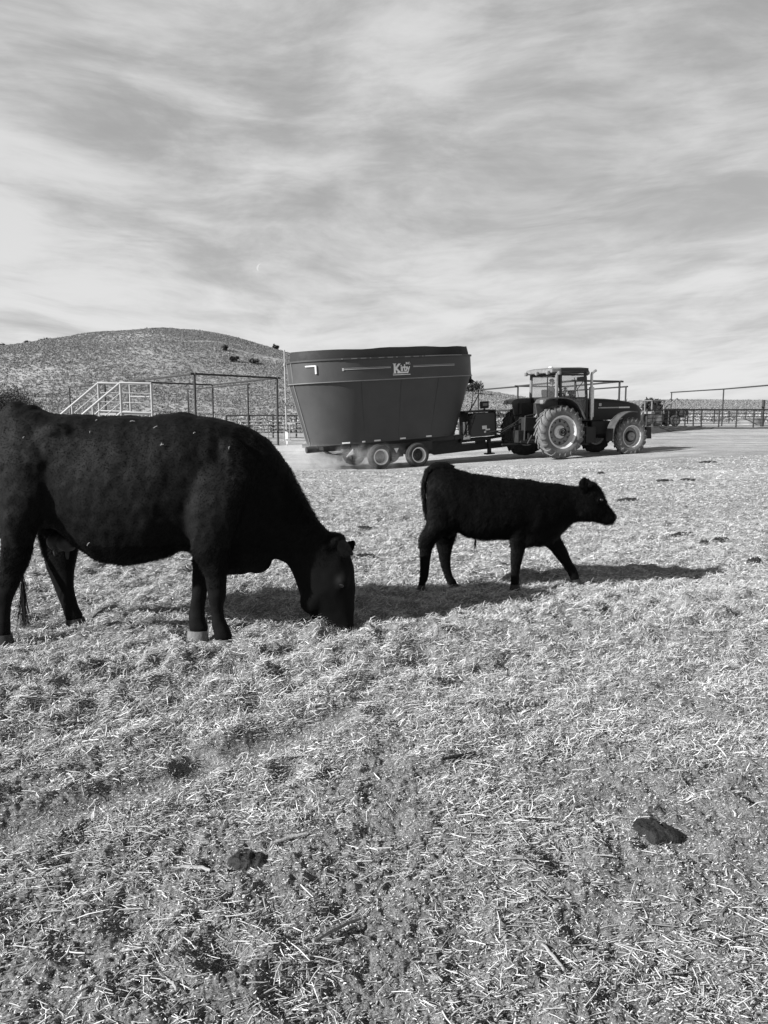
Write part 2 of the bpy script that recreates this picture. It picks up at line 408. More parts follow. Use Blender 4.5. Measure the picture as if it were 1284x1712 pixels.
# ------------------------------------------------------------------ straw litter (uncountable)
rng = np.random.RandomState(3)
def cover(x, y):
    c = .30 + .75 * windrow(x, y) + 1.0 * sstep(2.7, 4.6, y - .30 * x) + 1.1 * vn(x * 2.1, y * 2.1, 31) + 1.0 * vn(x * 5, y * 5, 32) + .5 * vn(x * 12, y * 12, 33)
    c -= 1.2 * track(x, y)
    return np.clip(c, .04, 1)
def scatter(n, y0, y1, p=1.0, pad=1.0, use_cover=True):
    n = int(n * 1.2)
    y = y0 + (y1 - y0) * rng.rand(n) ** p
    x = (rng.rand(n) - .5) * 2 * (y * .53 + pad)
    w = (y * .53 + pad) / (y1 * .53 + pad)          # even density over the widening wedge
    keep = rng.rand(n) < w
    if use_cover: keep &= rng.rand(n) < cover(x, y)
    return x[keep], y[keep]
def ribbons(x, y, Lmin, Lmax, w0, w1, tilt, lift, prism=False, bend=.25, lp=2.0):
    for a, b, c in FEET[:8]:
        k_ = ((x - a) ** 2 + (y - b + .03) ** 2) > .065 ** 2; x, y = x[k_], y[k_]
    n = len(x); yaw = rng.rand(n) * 2 * np.pi + .0; yaw = np.where(rng.rand(n) < .35, rng.normal(0.1, .5, n), yaw)
    pit = np.abs(rng.normal(0, tilt, n)); Ln = Lmin + (Lmax - Lmin) * rng.rand(n) ** lp; Wd = (w0 + (w1 - w0) * rng.rand(n)) * .5
    z = gz(x, y) + lift * rng.rand(n) ** 1.5
    d = np.stack([np.cos(yaw) * np.cos(pit), np.sin(yaw) * np.cos(pit), np.sin(pit)], 1)
    s = np.stack([-np.sin(yaw), np.cos(yaw), np.zeros(n)], 1); u = np.cross(d, s)
    roll = rng.normal(0, .6, n)[:, None]; a = s * np.cos(roll) + u * np.sin(roll); b = -s * np.sin(roll) + u * np.cos(roll)
    c = np.stack([x, y, z], 1); h = (Ln * .5)[:, None]
    bd = (rng.normal(0, bend, (n, 1)) * Ln[:, None]) * a + (np.abs(rng.normal(0, bend, (n, 1))) * Ln[:, None] * .5) * b
    zoff = np.zeros((n, 3)); zoff[:, 2] = np.sin(pit) * Ln * .5
    p0 = c - d * h + zoff - bd * .5; p1 = c + zoff + bd * .5; p2 = c + d * h + zoff - bd * .5
    W_ = Wd[:, None]
    if prism:
        V = []
        for p, k in ((p0, .8), (p1, 1), (p2, .7)):
            V += [p + a * W_ * k, p - a * W_ * k, p + b * W_ * k * 1.1]
        V = np.stack(V, 1).reshape(-1, 3); o = (np.arange(n) * 9)[:, None]
        fs = []
        for r in (0, 3):
            for q in range(3): fs.append([r + q, r + (q + 1) % 3, r + 3 + (q + 1) % 3, r + 3 + q])
        Q = (o[:, :, None] + np.array(fs)[None]).reshape(-1, 4); return V, Q
    V = np.stack([p0 + a * W_ * .8, p0 - a * W_ * .8, p1 + a * W_, p1 - a * W_, p2 + a * W_ * .4, p2 - a * W_ * .4], 1).reshape(-1, 3)
    o = (np.arange(n) * 6)[:, None, None]
    Q = (o + np.array([[0, 1, 3, 2], [2, 3, 5, 4]])[None]).reshape(-1, 4); return V, Q
def merge(parts):
    Vs = []; Qs = []; o = 0
    for V, Q in parts: Vs.append(V); Qs.append(Q + o); o += len(V)
    return np.concatenate(Vs), np.concatenate(Qs)
def make_straw():
    parts = []
    x, y = scatter(150000, 1.25, 4.2, 1.0); parts.append(ribbons(x, y, .008, .060, .0014, .0038, .20, .010, True, .05, 3.2))
    x, y = scatter(3600, 1.25, 4.6, 1.0); parts.append(ribbons(x, y, .04, .12, .003, .0065, .12, .018, True, .05, 2.2))
    x, y = scatter(260000, 2.6, 6.6, 1.0); parts.append(ribbons(x, y, .010, .060, .0018, .0040, .42, .030, False, .12, 2.2))
    x, y = scatter(160000, 5.8, 10.5, 1.0); parts.append(ribbons(x, y, .018, .07, .003, .0055, .35, .022, False, .12, 2.0))
    V, Q = merge(parts); o = link('straw', np_mesh('straw', V, Q), M_straw)
    tag(o, 'loose pale straw stalks strewn over the near ground and heaped into a windrow', 'straw', kind='stuff')
    parts = []
    x, y = scatter(260000, 1.2, 4.6, 1.0, use_cover=False); parts.append(ribbons(x, y, .003, .013, .0012, .0034, .35, .006, False, .1, 1.5))
    x, y = scatter(120000, 10, 17, 1.0, use_cover=False); parts.append(ribbons(x, y, .02, .06, .004, .008, .3, .015, False, .1, 1.5))
    x, y = scatter(30000, 16, 26, 1.0, use_cover=False); parts.append(ribbons(x, y, .04, .11, .008, .016, .25, .015, False, .1, 1.5))
    V, Q = merge(parts); o = link('chaff', np_mesh('chaff', V, Q), M_chaff)
    tag(o, 'fine pale chaff and trodden litter scattered across the whole yard', 'chaff', kind='stuff')
make_straw()

# ------------------------------------------------------------------ single sticks and dung pats on the ground
def ground_at_px(px, py):
    Y = 3.0; r = ray(px, py)
    lo, hi = .8, 90.0
    for _ in range(50):
        m = (lo + hi) / 2; p = P(px, py, m)
        if p[2] > float(base_z(p[0], p[1]) ) : lo = m
        else: hi = m
    return P(px, py, lo)
def pat(px, py, wpx, hz, label, name='dung_pat', cat='dung pat', group=None, seed=0, ring=True):
    c = ground_at_px(px, py); w = wpx / FPX * c[1] / 2
    rg = np.random.RandomState(seed); mb = MB(); n = 26; rings = []; z0_ = gz1(c[0], c[1])
    zc = np.mean([gz1(c[0] + w * .7 * math.cos(q), c[1] + w * .7 * math.sin(q)) for q in range(6)]) + .009
    ph = rg.rand(4) * 6; n = 40
    for k in range(15):
        f = 1.06 - k * .073; f = max(f, .02); ring_ = []
        for j in range(n):
            t = 2 * math.pi * j / n
            ol = 1 + .14 * math.sin(2 * t + ph[0]) + .08 * math.sin(5 * t + ph[1]) + .30 * float(vn(np.array([math.cos(t) * 3 + seed]), np.array([math.sin(t) * 3]), 51)[0])
            x = w * f * ol * math.cos(t); y = w * f * ol * .85 * math.sin(t)
            h = min(1, (1.06 - f) * 4) * (.75 + .25 * (1 - f))
            q = x * math.cos(ph[2]) + y * math.sin(ph[2])
            h += min(1, (1.06 - f) * 4) * (.14 * math.sin(q / w * 9 + ph[3]) + .7 * float(vn(np.array([x / w * 5 + seed]), np.array([y / w * 5]), 52)[0]) + .5 * float(vn(np.array([x / w * 12]), np.array([y / w * 12]), 53)[0]))
            ring_.append((x, y, zc - z0_ + hz * (h - (1.5 if k == 0 else 0))))
        rings.append(ring_)
    mb.loft(rings)
    o = mb.build(name, M_dung, smooth=60, loc=(c[0], c[1], z0_))
    tag(o, label, cat, group); return o
PATS = [(1095, 1390, 72, .013, 'large dark ridged dung pat on the straw in the right foreground'),
        (417, 1438, 62, .012, 'dark round dung pat beside a pale stalk in the left foreground'),
        (612, 883, 36, .03, 'dark dung pat on open ground between cow and calf, level with the calf belly'),
        (610, 934, 46, .03, 'wide dark dung pat just beyond the grazing cow\'s poll'),
        (1052, 839, 40, .03, 'dark dung pat just beyond the calf\'s muzzle'),
        (1112, 804, 26, .03, 'flat dark dung pat, farther of two ahead of the calf, nearest the tractor shadow'),
        (1150, 803, 28, .03, 'flat dark dung pat right of another one on the pale ground ahead of the calf'),
        (1145, 895, 40, .03, 'dark dung pat above the tip of the calf\'s shadow'),
        (1178, 907, 20, .04, 'small dark dung lump next to a wider pat beyond the calf\'s shadow'),
        (1206, 905, 30, .03, 'dark flattened dung pat beside a small dung lump near the right edge'),
        (1150, 868, 30, .02, 'thin dark dung pat halfway between the calf\'s muzzle and the right edge'),
        (1262, 945, 22, .04, 'small dark dung lump right of the tip of the calf\'s shadow'),
        (1185, 773, 26, .03, 'small dark dung pat in front of the end of the tractor shadow'),
        (1005, 792, 14, .04, 'tiny dark clod on pale ground beyond the calf\'s back')]
for i, (a, b, w, h, l) in enumerate(PATS): pat(a, b, w, h, l, seed=i)
def stick(p0, p1, r, label, m=M_stick, bend=.008, h=.014, name='stick', cat='stick', seed=0):
    a = ground_at_px(*p0); b = ground_at_px(*p1); rg = np.random.RandomState(seed)
    o0 = np.array([a[0], a[1], gz1(a[0], a[1])]); pts = []; rr = []
    za = np.mean([gz1(a[0] + i * .01, a[1]) for i in range(-2, 3)]); zb2 = np.mean([gz1(b[0] + i * .01, b[1]) for i in range(-2, 3)])
    for k in range(8):
        t = k / 7; p = a * (1 - t) + b * t; p = p + np.array([rg.normal(0, bend * .2), rg.normal(0, bend * .2) + bend * math.sin(t * 3.1), 0])
        z = za * (1 - t) + zb2 * t + h
        pts.append((p[0] - o0[0], p[1] - o0[1], z)); rr.append(r * .75 * (.55 + .5 * math.sin(.4 + t * 2.4)))
    zz = np.convolve([q[2] for q in pts], [.25, .5, .25], 'same'); zz[0] = pts[0][2]; zz[-1] = pts[-1][2]
    pts = [(q[0], q[1], z - o0[2]) for q, z in zip(pts, zz)]
    mb = MB().path(pts, rr, 7); o = mb.build(name, m, loc=tuple(o0)); tag(o, label, cat); return o
stick((455, 1413), (512, 1403), .008, 'thick pale stalk lying just right of the dark pat in the left foreground', M_stalk, name='stalk', cat='stalk', seed=1)
stick((302, 1458), (352, 1468), .008, 'pale flattened stalk lying left of the dark pat in the left foreground', M_stalk, name='stalk', cat='stalk', seed=2)
stick((522, 1592), (602, 1540), .009, 'bent weathered twig in the lower middle foreground', seed=3, h=.025)
stick((738, 1282), (796, 1268), .010, 'dark short stick half buried in straw in the middle foreground', M_dung, seed=4, h=.02)
stick((905, 1582), (945, 1622), .006, 'slim pale stalk pointing away in the lower right foreground', M_stalk, name='stalk', cat='stalk', seed=5)
stick((712, 1626), (740, 1632), .005, 'short broad pale stalk in the lower middle foreground, right of the twig', M_stalk, name='stalk', cat='stalk', seed=6)
stick((278, 1655), (296, 1676), .005, 'short broad pale stalk in the lower left foreground', M_stalk, name='stalk', cat='stalk', seed=7)

# ------------------------------------------------------------------ animals
def ring_TB(T, B, hw, yo, Y0, ex=2.2, n=22):
    T = P(T[0], T[1], Y0 + yo); B = P(B[0], B[1], Y0 + yo); C = (T + B) / 2; u = (T - B) / 2
    pts = []
    for j in range(n):
        t = 2 * math.pi * j / n; c, s = math.cos(t), math.sin(t)
        c2 = math.copysign(abs(c) ** (2 / ex), c); s2 = math.copysign(abs(s) ** (2 / ex), s)
        pts.append(tuple(C + u * c2 + np.array([0, hw, 0]) * s2))
    return pts
def body_mesh(name, lofts, ells, Y0, voxel, smooth_it, m, parent, origin, ex=2.2, up_k=70):
    mb = MB()
    for L_, yo in lofts:
        rings = []
        # refine along the loft with a smooth interpolation
        if yo != 0:      # let the limb fade into the trunk
            q0 = L_[0]; cxm, cym = (q0[0] + q0[2]) / 2, (q0[1] + q0[3]) / 2
            L_ = [(cxm + (q0[0] - cxm) * f, cym + (q0[1] - cym) * f - up * up_k, cxm + (q0[2] - cxm) * f, cym + (q0[3] - cym) * f - up * up_k, q0[4] * f, -yo * g)
                  for f, up, g in ((.12, 1.0, .62), (.55, .75, .38), (.85, .35, .15))] + list(L_)
        A_ = np.array([[a[0], a[1], a[2], a[3], a[4], (a[5] if len(a) > 5 else 0)] for a in L_], float)
        t = np.arange(len(A_)); tt = np.linspace(0, len(A_) - 1, (len(A_) - 1) * 3 + 1)
        B_ = np.stack([np.interp(tt, t, A_[:, k]) for k in range(6)], 1)
        for q in B_: rings.append(ring_TB((q[0], q[1]), (q[2], q[3]), q[4], yo + q[5], Y0, ex))
        mb.loft(rings)
    for c, r in ells: mb.ell(c, r)
    o = mb.build(name + '_tmp', m, smooth=0, origin=origin)
    md = o.modifiers.new('r', 'REMESH'); md.mode = 'VOXEL'; md.voxel_size = voxel
    ms = o.modifiers.new('s', 'SMOOTH'); ms.factor = .5; ms.iterations = smooth_it
    dg = bpy.context.evaluated_depsgraph_get(); me = bpy.data.meshes.new_from_object(o.evaluated_get(dg))
    bpy.data.objects.remove(o)
    me.name = name; me.polygons.foreach_set('use_smooth', np.ones(len(me.polygons), bool))
    # muscle, rib and skin-fold relief
    nv = len(me.vertices); co = np.zeros(nv * 3, np.float32); me.vertices.foreach_get('co', co); co = co.reshape(-1, 3)
    nm = np.zeros(nv * 3, np.float32); me.vertices.foreach_get('normal', nm); nm = nm.reshape(-1, 3)
    k = 5.05 / Y0; x_, y_, z_ = co[:, 0], co[:, 1], co[:, 2]; up_ = sstep(.38, .6, z_)
    d = up_ * (.020 * vn(x_ * 5, z_ * 4 + y_ * 2, 61) + .012 * vn(x_ * 13 + z_ * 3, z_ * 6 + y_ * 4, 62) + .005 * vn(x_ * 34, z_ * 22 + y_ * 9, 63)) + .004 * vn(x_ * 22, z_ * 18 + y_ * 9, 64)
    co = co + nm * d[:, None] * k; me.vertices.foreach_set('co', co.ravel().astype(np.float32)); me.update()
    if not me.materials: me.materials.append(m)
    ob = bpy.data.objects.new(name, me); COL.objects.link(ob); ob.parent = parent
    return ob
def fur(body, n, lenf, width, name, parent, flow=(-1, 0, -.35), stand=.35, seed=1, m=None, clump=.25):
    me = body.data; me.calc_loop_triangles(); nt_ = len(me.loop_triangles)
    ti = np.zeros(nt_ * 3, np.int32); me.loop_triangles.foreach_get('vertices', ti); ti = ti.reshape(-1, 3)
    co = np.zeros(len(me.vertices) * 3, np.float32); me.vertices.foreach_get('co', co); co = co.reshape(-1, 3)
    A, B, C = co[ti[:, 0]], co[ti[:, 1]], co[ti[:, 2]]; nr = np.cross(B - A, C - A); ar = np.linalg.norm(nr, axis=1)
    rg = np.random.RandomState(seed); k = rg.choice(nt_, n, p=ar / ar.sum()); nr = nr[k] / ar[k][:, None]
    u = rg.rand(n, 1); v = rg.rand(n, 1); fl = (u + v) > 1; u = np.where(fl, 1 - u, u); v = np.where(fl, 1 - v, v)
    p = A[k] + (B[k] - A[k]) * u + (C[k] - A[k]) * v
    f = np.array(flow, float)[None] + rg.normal(0, clump, (n, 3))
    q = p[:, 0] * 9 + p[:, 1] * 4; f[:, 2] += .5 * vn(p[:, 0] * 11, p[:, 2] * 11 + p[:, 1] * 5, 41); f[:, 0] += .6 * vn(p[:, 0] * 9 + 5, p[:, 2] * 9, 42)
    f = f - nr * (f * nr).sum(1, keepdims=True); f /= np.linalg.norm(f, axis=1, keepdims=True) + 1e-6
    ln = lenf(p) * (.5 + .9 * rg.rand(n)); st = stand * (.5 + rg.rand(n, 1))
    d1 = f * 1 + nr * st * 1.6; d1 /= np.linalg.norm(d1, axis=1, keepdims=True)
    d2 = f * 1 + nr * st * .5 + np.array([[0, 0, -.25]]); d2 /= np.linalg.norm(d2, axis=1, keepdims=True)
    s = np.cross(d1, nr); s /= np.linalg.norm(s, axis=1, keepdims=True) + 1e-6
    w = width * (.6 + .8 * rg.rand(n, 1)) * .5; l = ln[:, None]
    p0 = p - nr * .003; p1 = p0 + d1 * l * .5; p2 = p1 + d2 * l * .5
    V = np.stack([p0 + s * w, p0 - s * w, p1 + s * w * .8, p1 - s * w * .8, p2], 1).reshape(-1, 3)
    o5 = (np.arange(n) * 5)[:, None]
    Q = np.stack([o5[:, 0], o5[:, 0] + 1, o5[:, 0] + 3, o5[:, 0] + 2], 1); T = np.stack([o5[:, 0] + 2, o5[:, 0] + 3, o5[:, 0] + 4], 1)
    return link(name, np_mesh(name, V, Q, T), m or M_hair, parent)
def hoof(rows, yo, Y0, m, parent, origin):
    rings = [ring_TB((a, b), (c, d), w, yo, Y0, 2.4, 16) for a, b, c, d, w in rows]
    return MB().loft(rings).build('hoof', m, parent, origin=origin, smooth=50)
def tailpiece(pts, rs, Y, name, parent, origin, m):
    w = [P(a, b, Y + c) for a, b, c in pts]; return MB().path([tuple(p) for p in w], rs, 10).build(name, m, parent, origin=origin, smooth=60)
def tuft(p0, p1, n, spread, L_, w, name, parent, origin, seed=0, m=None):
    rg = np.random.RandomState(seed); p0 = np.array(p0) - np.array(origin); p1 = np.array(p1) - np.array(origin); V = []; Q = []
    for i in range(n):
        t = rg.rand() ** 1.2; a = p0 + (p1 - p0) * t * .7; d = (p1 - p0); d = d / np.linalg.norm(d) + rg.normal(0, spread, 3); d[2] -= .15
        l = L_ * (.4 + .8 * rg.rand()); s = np.array([1, .4 * rg.randn(), 0]); s /= np.linalg.norm(s); cur = rg.normal(0, .12, 3)
        o = len(V)
        for k in range(5):
            f = k / 4; q = a + d * l * f + cur * l * f * f; V += [q + s * w * (1 - f * .8) * .5, q - s * w * (1 - f * .8) * .5]
        for k in range(4): Q.append([o + 2 * k, o + 2 * k + 1, o + 2 * k + 3, o + 2 * k + 2])
    return link(name, np_mesh(name, np.array(V), np.array(Q)), m or M_hair, parent)

def make_cow():
    Y0 = 5.05
    org = (-1.5, Y0, gz1(-1.5, Y0))
    root = empty('cow', org)
    tag(root, 'large black cow grazing with its muzzle down in the straw', 'cow')
    torso = [(-9, 760, -9, 800, .03), (-3, 712, -5, 850, .13), (10, 690, 6, 900, .22), (32, 680, 34, 905, .27), (62, 684, 62, 888, .29), (100, 690, 98, 884, .31),
             (145, 692, 138, 915, .33), (195, 696, 176, 938, .365), (245, 693, 215, 944, .385), (290, 690, 262, 936, .385), (330, 694, 305, 920, .365),
             (370, 699, 340, 928, .33), (402, 706, 378, 961, .29), (428, 717, 410, 960, .25), (452, 734, 432, 950, .215), (470, 757, 446, 938, .18),
             (485, 785, 461, 934, .155), (502, 820, 478, 940, .135), (520, 852, 489, 957, .125), (538, 878, 495, 972, .12), (556, 896, 499, 986, .12),
             (580, 918, 503, 1000, .12), (592, 947, 508, 1012, .115), (595, 978, 516, 1026, .095), (593, 1006, 526, 1040, .078), (592, 1030, 538, 1053, .072),
             (592, 1050, 548, 1060, .068), (588, 1059, 556, 1062, .05)]
    tailhead = [(60, 679, 60, 712, .09), (44, 678, 46, 712, .10), (28, 670, 30, 712, .10), (10, 677, 16, 716, .085), (-2, 700, 6, 722, .05), (-7, 722, 3, 730, .035)]
    nearf = [(322, 800, 420, 800, .07), (312, 850, 405, 860, .10), (312, 890, 392, 900, .10), (322, 925, 385, 930, .085), (340, 955, 380, 958, .065), (345, 975, 379, 978, .055),
             (347, 995, 379, 996, .052), (351, 1012, 374, 1014, .04), (352, 1030, 376, 1032, .036), (354, 1046, 383, 1048, .042), (358, 1060, 389, 1062, .046), (357, 1071, 388, 1071, .04)]
    farf = [(325, 860, 400, 860, .09), (322, 905, 372, 910, .08), (322, 945, 360, 948, .06), (321, 975, 350, 977, .052), (320, 995, 346, 997, .046),
            (317, 1015, 343, 1017, .038), (314, 1033, 344, 1035, .04), (315, 1046, 349, 1047, .046), (316, 1056, 348, 1057, .045)]
    nearh = [(-4, 770, 92, 770, .10), (-3, 820, 88, 830, .13), (0, 860, 70, 872, .12), (4, 893, 58, 900, .095), (5, 918, 51, 925, .07), (0, 940, 46, 947, .055),
             (-8, 960, 38, 966, .048), (-14, 980, 30, 984, .042), (-14, 1005, 20, 1008, .038), (-13, 1028, 17, 1030, .036), (-14, 1046, 18, 1048, .042), (-14, 1063, 19, 1064, .044)]
    farh = [(20, 780, 118, 790, .1), (40, 840, 130, 845, .12), (56, 880, 134, 882, .11), (68, 908, 132, 905, .08), (73, 930, 130, 928, .07), (79, 952, 125, 950, .055),
            (88, 975, 123, 972, .045), (95, 995, 125, 992, .038), (103, 1015, 131, 1012, .036), (108, 1030, 138, 1027, .042), (112, 1040, 140, 1034, .042)]
    lofts = [(torso, 0), (tailhead, 0), (nearf, -.30), (farf, -.02), (nearh, -.25), (farh, .30)]
    e = []
    def E(px, py, yo, rx, ry, rz): c = P(px, py, Y0 + yo); e.append((tuple(c), (rx, ry, rz)))
    E(95, 722, -.205, .12, .06, .06); E(95, 722, .205, .12, .06, .06)         # hooks
    E(30, 800, -.17, .16, .12, .30); E(50, 790, .17, .17, .12, .3)          # thighs
    E(388, 800, -.205, .15, .085, .27); E(388, 800, .205, .15, .085, .27)        # shoulder blades
    E(350, 880, -.24, .15, .09, .16)                                        # upper arm
    E(572, 972, -.085, .05, .045, .06); E(572, 972, .085, .05, .045, .06)   # brow over the eyes
    E(560, 905, 0, .07, .09, .06)                                           # poll
    E(520, 1005, -.07, .08, .04, .09); E(520, 1005, .07, .08, .04, .09)     # jaw cheeks
    E(575, 1048, 0, .06, .08, .045)                                         # muzzle
    E(430, 935, 0, .10, .06, .10)                                           # dewlap fold
    body = body_mesh('body', lofts, e, Y0, .0125, 13, M_fur, root, org, up_k=60)
    def lf(p):
        xw = p[:, 0] + org[0]; zw = p[:, 2] + org[2]
        l = .015 + .022 * (xw > -.62) * (zw > .75) + .012 * (xw > -.95) * (zw > .55) + .016 * (zw < .62) * (zw > .35) * (xw < -.9)
        return l * np.where(zw < .45, .55, 1)
    fur(body, 180000, lf, .0032, 'coat', body, flow=(-.8, 0, -.6), stand=.32, seed=2)
    # ears
    def ear(p_base, p_tip, yo0, yo1, w, name='ear'):
        a = P(p_base[0], p_base[1], Y0 + yo0); b = P(p_tip[0], p_tip[1], Y0 + yo1); d = b - a; rings = []
        up = np.array([.35, -.1, .9]); s = np.cross(d, up); s /= np.linalg.norm(s); nrm = np.cross(s, d); nrm /= np.linalg.norm(nrm)
        for t, k in ((0, .35), (.2, .75), (.45, 1), (.7, .85), (.9, .45), (1, .1)):
            c = a + d * t; rings.append([tuple(c + nrm * w * k * math.cos(q) + s * (w * .28 * k * math.sin(q) + .3 * w * k * abs(math.cos(q)))) for q in [2 * math.pi * j / 12 for j in range(12)]])
        o = MB().loft(rings).build(name, M_earh, body, origin=org, smooth=60)
        fur(o, 1500, lambda p: np.full(len(p), .014), .002, 'ear_hair', o, flow=(.4, 0, -.6), stand=.5, seed=5, m=M_earh); return o
    ear((566, 910), (590, 926), -.09, -.24, .055); ear((574, 912), (592, 914), .09, .22, .05)
    for yo in (-.112, .112):
        c = P(571, 978, Y0 + yo); MB().ell(tuple(c), (.02, .016, .02)).build('eye', M_eye, body, origin=org, smooth=60)
    # pale hooves
    hoof([(314, 1053, 347, 1054, .048), (313, 1063, 348, 1064, .055), (311, 1071, 349, 1073, .060), (316, 1081, 344, 1082, .045)], -.02, Y0, M_hoof, body, org)
    hoof([(358, 1068, 388, 1068, .046), (356, 1078, 392, 1078, .052), (353, 1085, 395, 1088, .056), (359, 1094, 389, 1095, .042)], -.30, Y0, M_hoof, body, org)
    hoof([(-14, 1060, 19, 1060, .045), (-15, 1072, 22, 1072, .05), (-15, 1082, 24, 1082, .052)], -.25, Y0, M_hoofd, body, org)
    hoof([(111, 1036, 140, 1032, .044), (111, 1048, 145, 1045, .05), (112, 1056, 147, 1054, .05)], .30, Y0, M_hoofd, body, org)
    # udder with teats
    mb = MB()
    for (px, py, yo, r) in ((100, 905, 0, .085), (112, 908, -.05, .07), (112, 908, .06, .07)):
        mb.ell(tuple(P(px, py, Y0 + yo)), (r, r * .9, r * .8))
    for (px, py, yo) in ((91, 912, -.05), (91, 912, .05), (112, 918, -.06), (112, 918, .06)):
        a = P(px, py, Y0 + yo); mb.path([tuple(a), tuple(a + np.array([0, 0, -.05])), tuple(a + np.array([0, 0, -.068]))], [.016, .012, .006], 8)
    mb.build('udder', M_udder, body, origin=org, smooth=60)
    # tail
    t = tailpiece([(14, 690, .0), (-4, 706, .02), (-12, 740, .04), (-11, 800, .08), (-2, 860, .12), (14, 905, .14), (28, 940, .14), (37, 965, .14)],
                  [.04, .036, .03, .024, .02, .018, .015, .012], Y0, 'tail', body, org, M_fur)
    tuft(P(36, 945, Y0 + .14), P(41, 1035, Y0 + .14), 240, .09, .26, .004, 'tail_switch', t, org, 3)
    # straw bits caught in the coat
    for (px, py, dx, dz) in ((133, 706, .01, .004), (132, 726, .003, .012), (199, 708, .03, 0), (246, 717, .022, .012), (263, 746, .02, .006), (262, 745, .004, .014), (375, 752, .004, .016), (135, 914, .018, .02), (313, 727, .012, .006), (19, 734, .01, .01)):
        a = P(px, py, Y0 - .42)
        hit, loc, nrm, idx = body.ray_cast(Vector(tuple(a - np.array(org))), Vector((0, 1, 0)))
        if hit:
            q = np.array(loc) + np.array(nrm) * .012 + np.array(org)
            MB().path([tuple(q - np.array([dx, 0, dz]) * .5), tuple(q + np.array([0, -.004, .003])), tuple(q + np.array([dx, 0, dz]) * .5)], .0016, 5).build('straw_bit', M_straw, body, origin=org)
make_cow()

